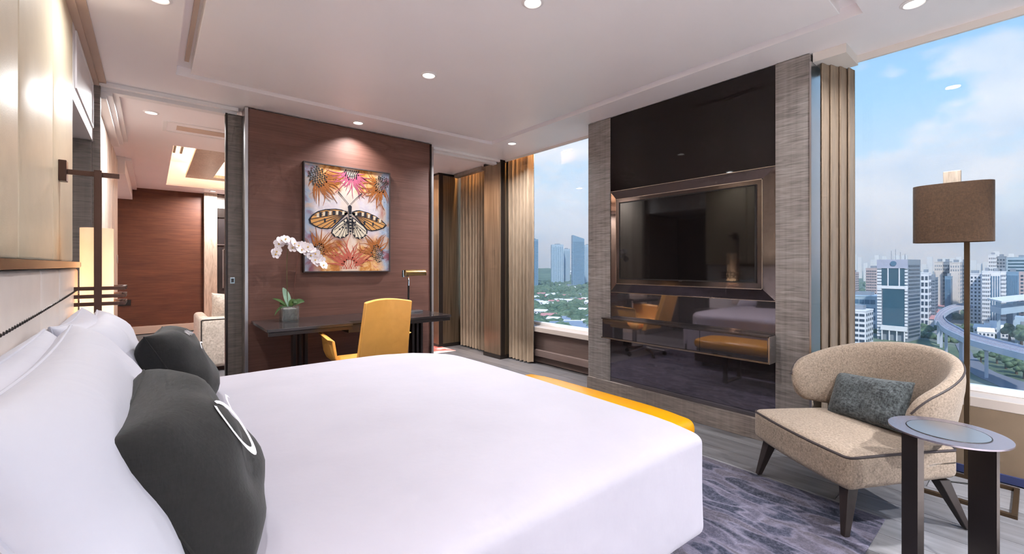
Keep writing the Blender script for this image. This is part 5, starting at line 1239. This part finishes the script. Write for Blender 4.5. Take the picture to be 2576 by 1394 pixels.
HS2 = list(HS)
for i in range(34):
    az = R(rh.uniform(40, 54)); d = rh.choice((rh.uniform(330, 620), rh.uniform(620, 1150))); HS2.append((rh.choice('wwwpbb'), d * math.cos(az), d * math.sin(az)))
HS = HS2
for (k, x, y) in HS:
    far = math.hypot(x, y) > 1200; s = rh.uniform(1.7, 2.6) if far else rh.uniform(.65, 1.05); lab, wm_, rm_ = HL[k]
    z = GZ + (5 if far else 0)
    if k not in protos:
        o = thing('house', lab, 'house', (x, y, z), R(rh.uniform(-70, -15)), 'houses among the trees'); house_parts(o, 14, 9, 5.5, wm_, rm_); protos[k] = o
    else: o = dup(protos[k], (x, y, z), R(rh.uniform(-70, -15)))
    o.scale = (s, s, s * (.8 if not far else 1.0))
for (x, y) in ((449, 24.7), (459.7, 20.5), (486, 18.7), (455, 15.3), (426, 21.7)):
    o = dup(protos['w'], (x, y, GZ), R(rh.uniform(-100, -70)), 'white house beside the trees beyond the railway viaduct', 'white houses beyond the viaduct'); o.scale = (.55, .6, 1.1)
# skyline beyond
rs = random.Random(12); SKY = 'hazy skyline blocks on the horizon'
sky0 = None
for i in range(46):
    az = R(-3 + 21.5 * (i + rs.uniform(.1, .6)) / 46); d = rs.uniform(1500, 2300); w = rs.uniform(8, 10.5) * d / 1500; h = rs.uniform(48, 84)
    if sky0 is None:
        sky0 = thing('skyline_block', 'pale hazy block on the far skyline beyond the towers', 'building', (0, 0, GZ), R(-90), SKY); BX(-.5, .5, -.5, .5, 0, 1).build('body', 'bld_white', sky0, world=False); o = sky0
    else: o = dup(sky0)
    o.location = (d * math.cos(az), d * math.sin(az), GZ); o.scale = (w, w, h)
# tree canopy
def ico(mb, c, r, rr, sub=1):
    bm = bmesh.new(); bmesh.ops.create_icosphere(bm, subdivisions=sub, radius=1.0)
    bm.verts.ensure_lookup_table(); vs = []
    for v_ in bm.verts:
        k = rr.uniform(.78, 1.16); vs.append((c[0] + v_.co.x * r * k, c[1] + v_.co.y * r * k, c[2] + v_.co.z * r * k * .82))
    mb.add(vs, [tuple(q.index for q in f_.verts) for f_ in bm.faces]); bm.free()
rc = random.Random(4); cn = MB()
def near_house(x, y):
    return any(abs(x - hx) + abs(y - hy) < (10 if hx < 700 else 24) and (x * .67 + y * .74) < (hx * .67 + hy * .74) + 4 for _, hx, hy in HS)
for i in range(2600):
    az = R(rc.uniform(36, 58)); d = 240 * math.exp(rc.uniform(0, 1.95)); x, y = d * math.cos(az), d * math.sin(az)
    if near_house(x, y): continue
    r = rc.uniform(2.6, 5.2) * (1 + d / 1400); ico(cn, (x, y, GZ + r * .4), r, rc, 1)
for i in range(420):
    az = R(rc.uniform(-2, 20)); d = rc.uniform(560, 1500); x, y = d * math.cos(az), d * math.sin(az); r = rc.uniform(4, 7); ico(cn, (x, y, GZ + r * .5), r, rc, 1)
for i in range(150):
    az = R(rc.uniform(2.2, 11)); d = rc.uniform(400, 520); x, y = d * math.cos(az), d * math.sin(az); r = rc.uniform(1.6, 3.0); ico(cn, (x, y, GZ + r * .5), r, rc, 1)
for i in range(500):
    az = R(rc.uniform(16, 38)); d = 220 * math.exp(rc.uniform(0, 1.9)); x, y = d * math.cos(az), d * math.sin(az); r = rc.uniform(3, 6) * (1 + d / 1400); ico(cn, (x, y, GZ + r * .4), r, rc, 1)
tag(cn.build('tree_canopy', 'foliage_far', smooth=True, angle=180), 'hazy green tree canopy covering the city floor', 'trees', kind='stuff')
tp = None
for (x, y, r) in ((438, 11.6, 5), (421, 6.2, 5.5), (410, 3.5, 5), (318, 9.6, 3.6), (306, 6.0, 3.4), (331, 13.0, 3.4), (296, 3.6, 3.2), (330, 18.5, 2.6), (360, 14, 4)):
    if tp is None:
        tp = thing('tree', 'dark leafy tree growing beside the viaduct piers', 'tree', (x, y, GZ), 0, 'trees beside the viaduct'); q = MB()
        for (a, b, c, s) in ((0, 0, 1.5, 1), (.5, .4, 1.2, .7), (-.5, .3, 1.3, .7), (.1, -.5, 1.15, .75), (-.2, .1, 2.0, .6)): ico(q, (a, b, c), s * .75, rc, 2)
        q.build('crown', 'foliage_far', tp, smooth=True, angle=180, world=False); MB().lathe([(.14, 0), (.10, 1.2)], 8).build('trunk', 'trunk', tp, world=False); o = tp
    else: o = dup(tp, (x, y, GZ), rc.uniform(0, 6))
    o.scale = (r, r, r)
# ------------------------------------------------------------------ humid haze over the city
hz = bpy.data.materials.new('city_haze'); hz.use_nodes = True
hn, hl = hz.node_tree.nodes, hz.node_tree.links
for n in list(hn):
    if n.type != 'OUTPUT_MATERIAL': hn.remove(n)
vs_n = hn.new('ShaderNodeVolumeScatter'); vs_n.inputs['Color'].default_value = (0.64, 0.83, 1.0, 1); vs_n.inputs['Density'].default_value = 0.0003; vs_n.inputs['Anisotropy'].default_value = 0.1
hl.new(vs_n.outputs[0], [n for n in hn if n.type == 'OUTPUT_MATERIAL'][0].inputs['Volume'])
hb_ = MB().box(40, 5000, -1400, 4500, GZ - 1.5, 260).build('haze', hz)
tag(hb_, 'thin bluish haze hanging over the distant city', 'haze', kind='stuff')
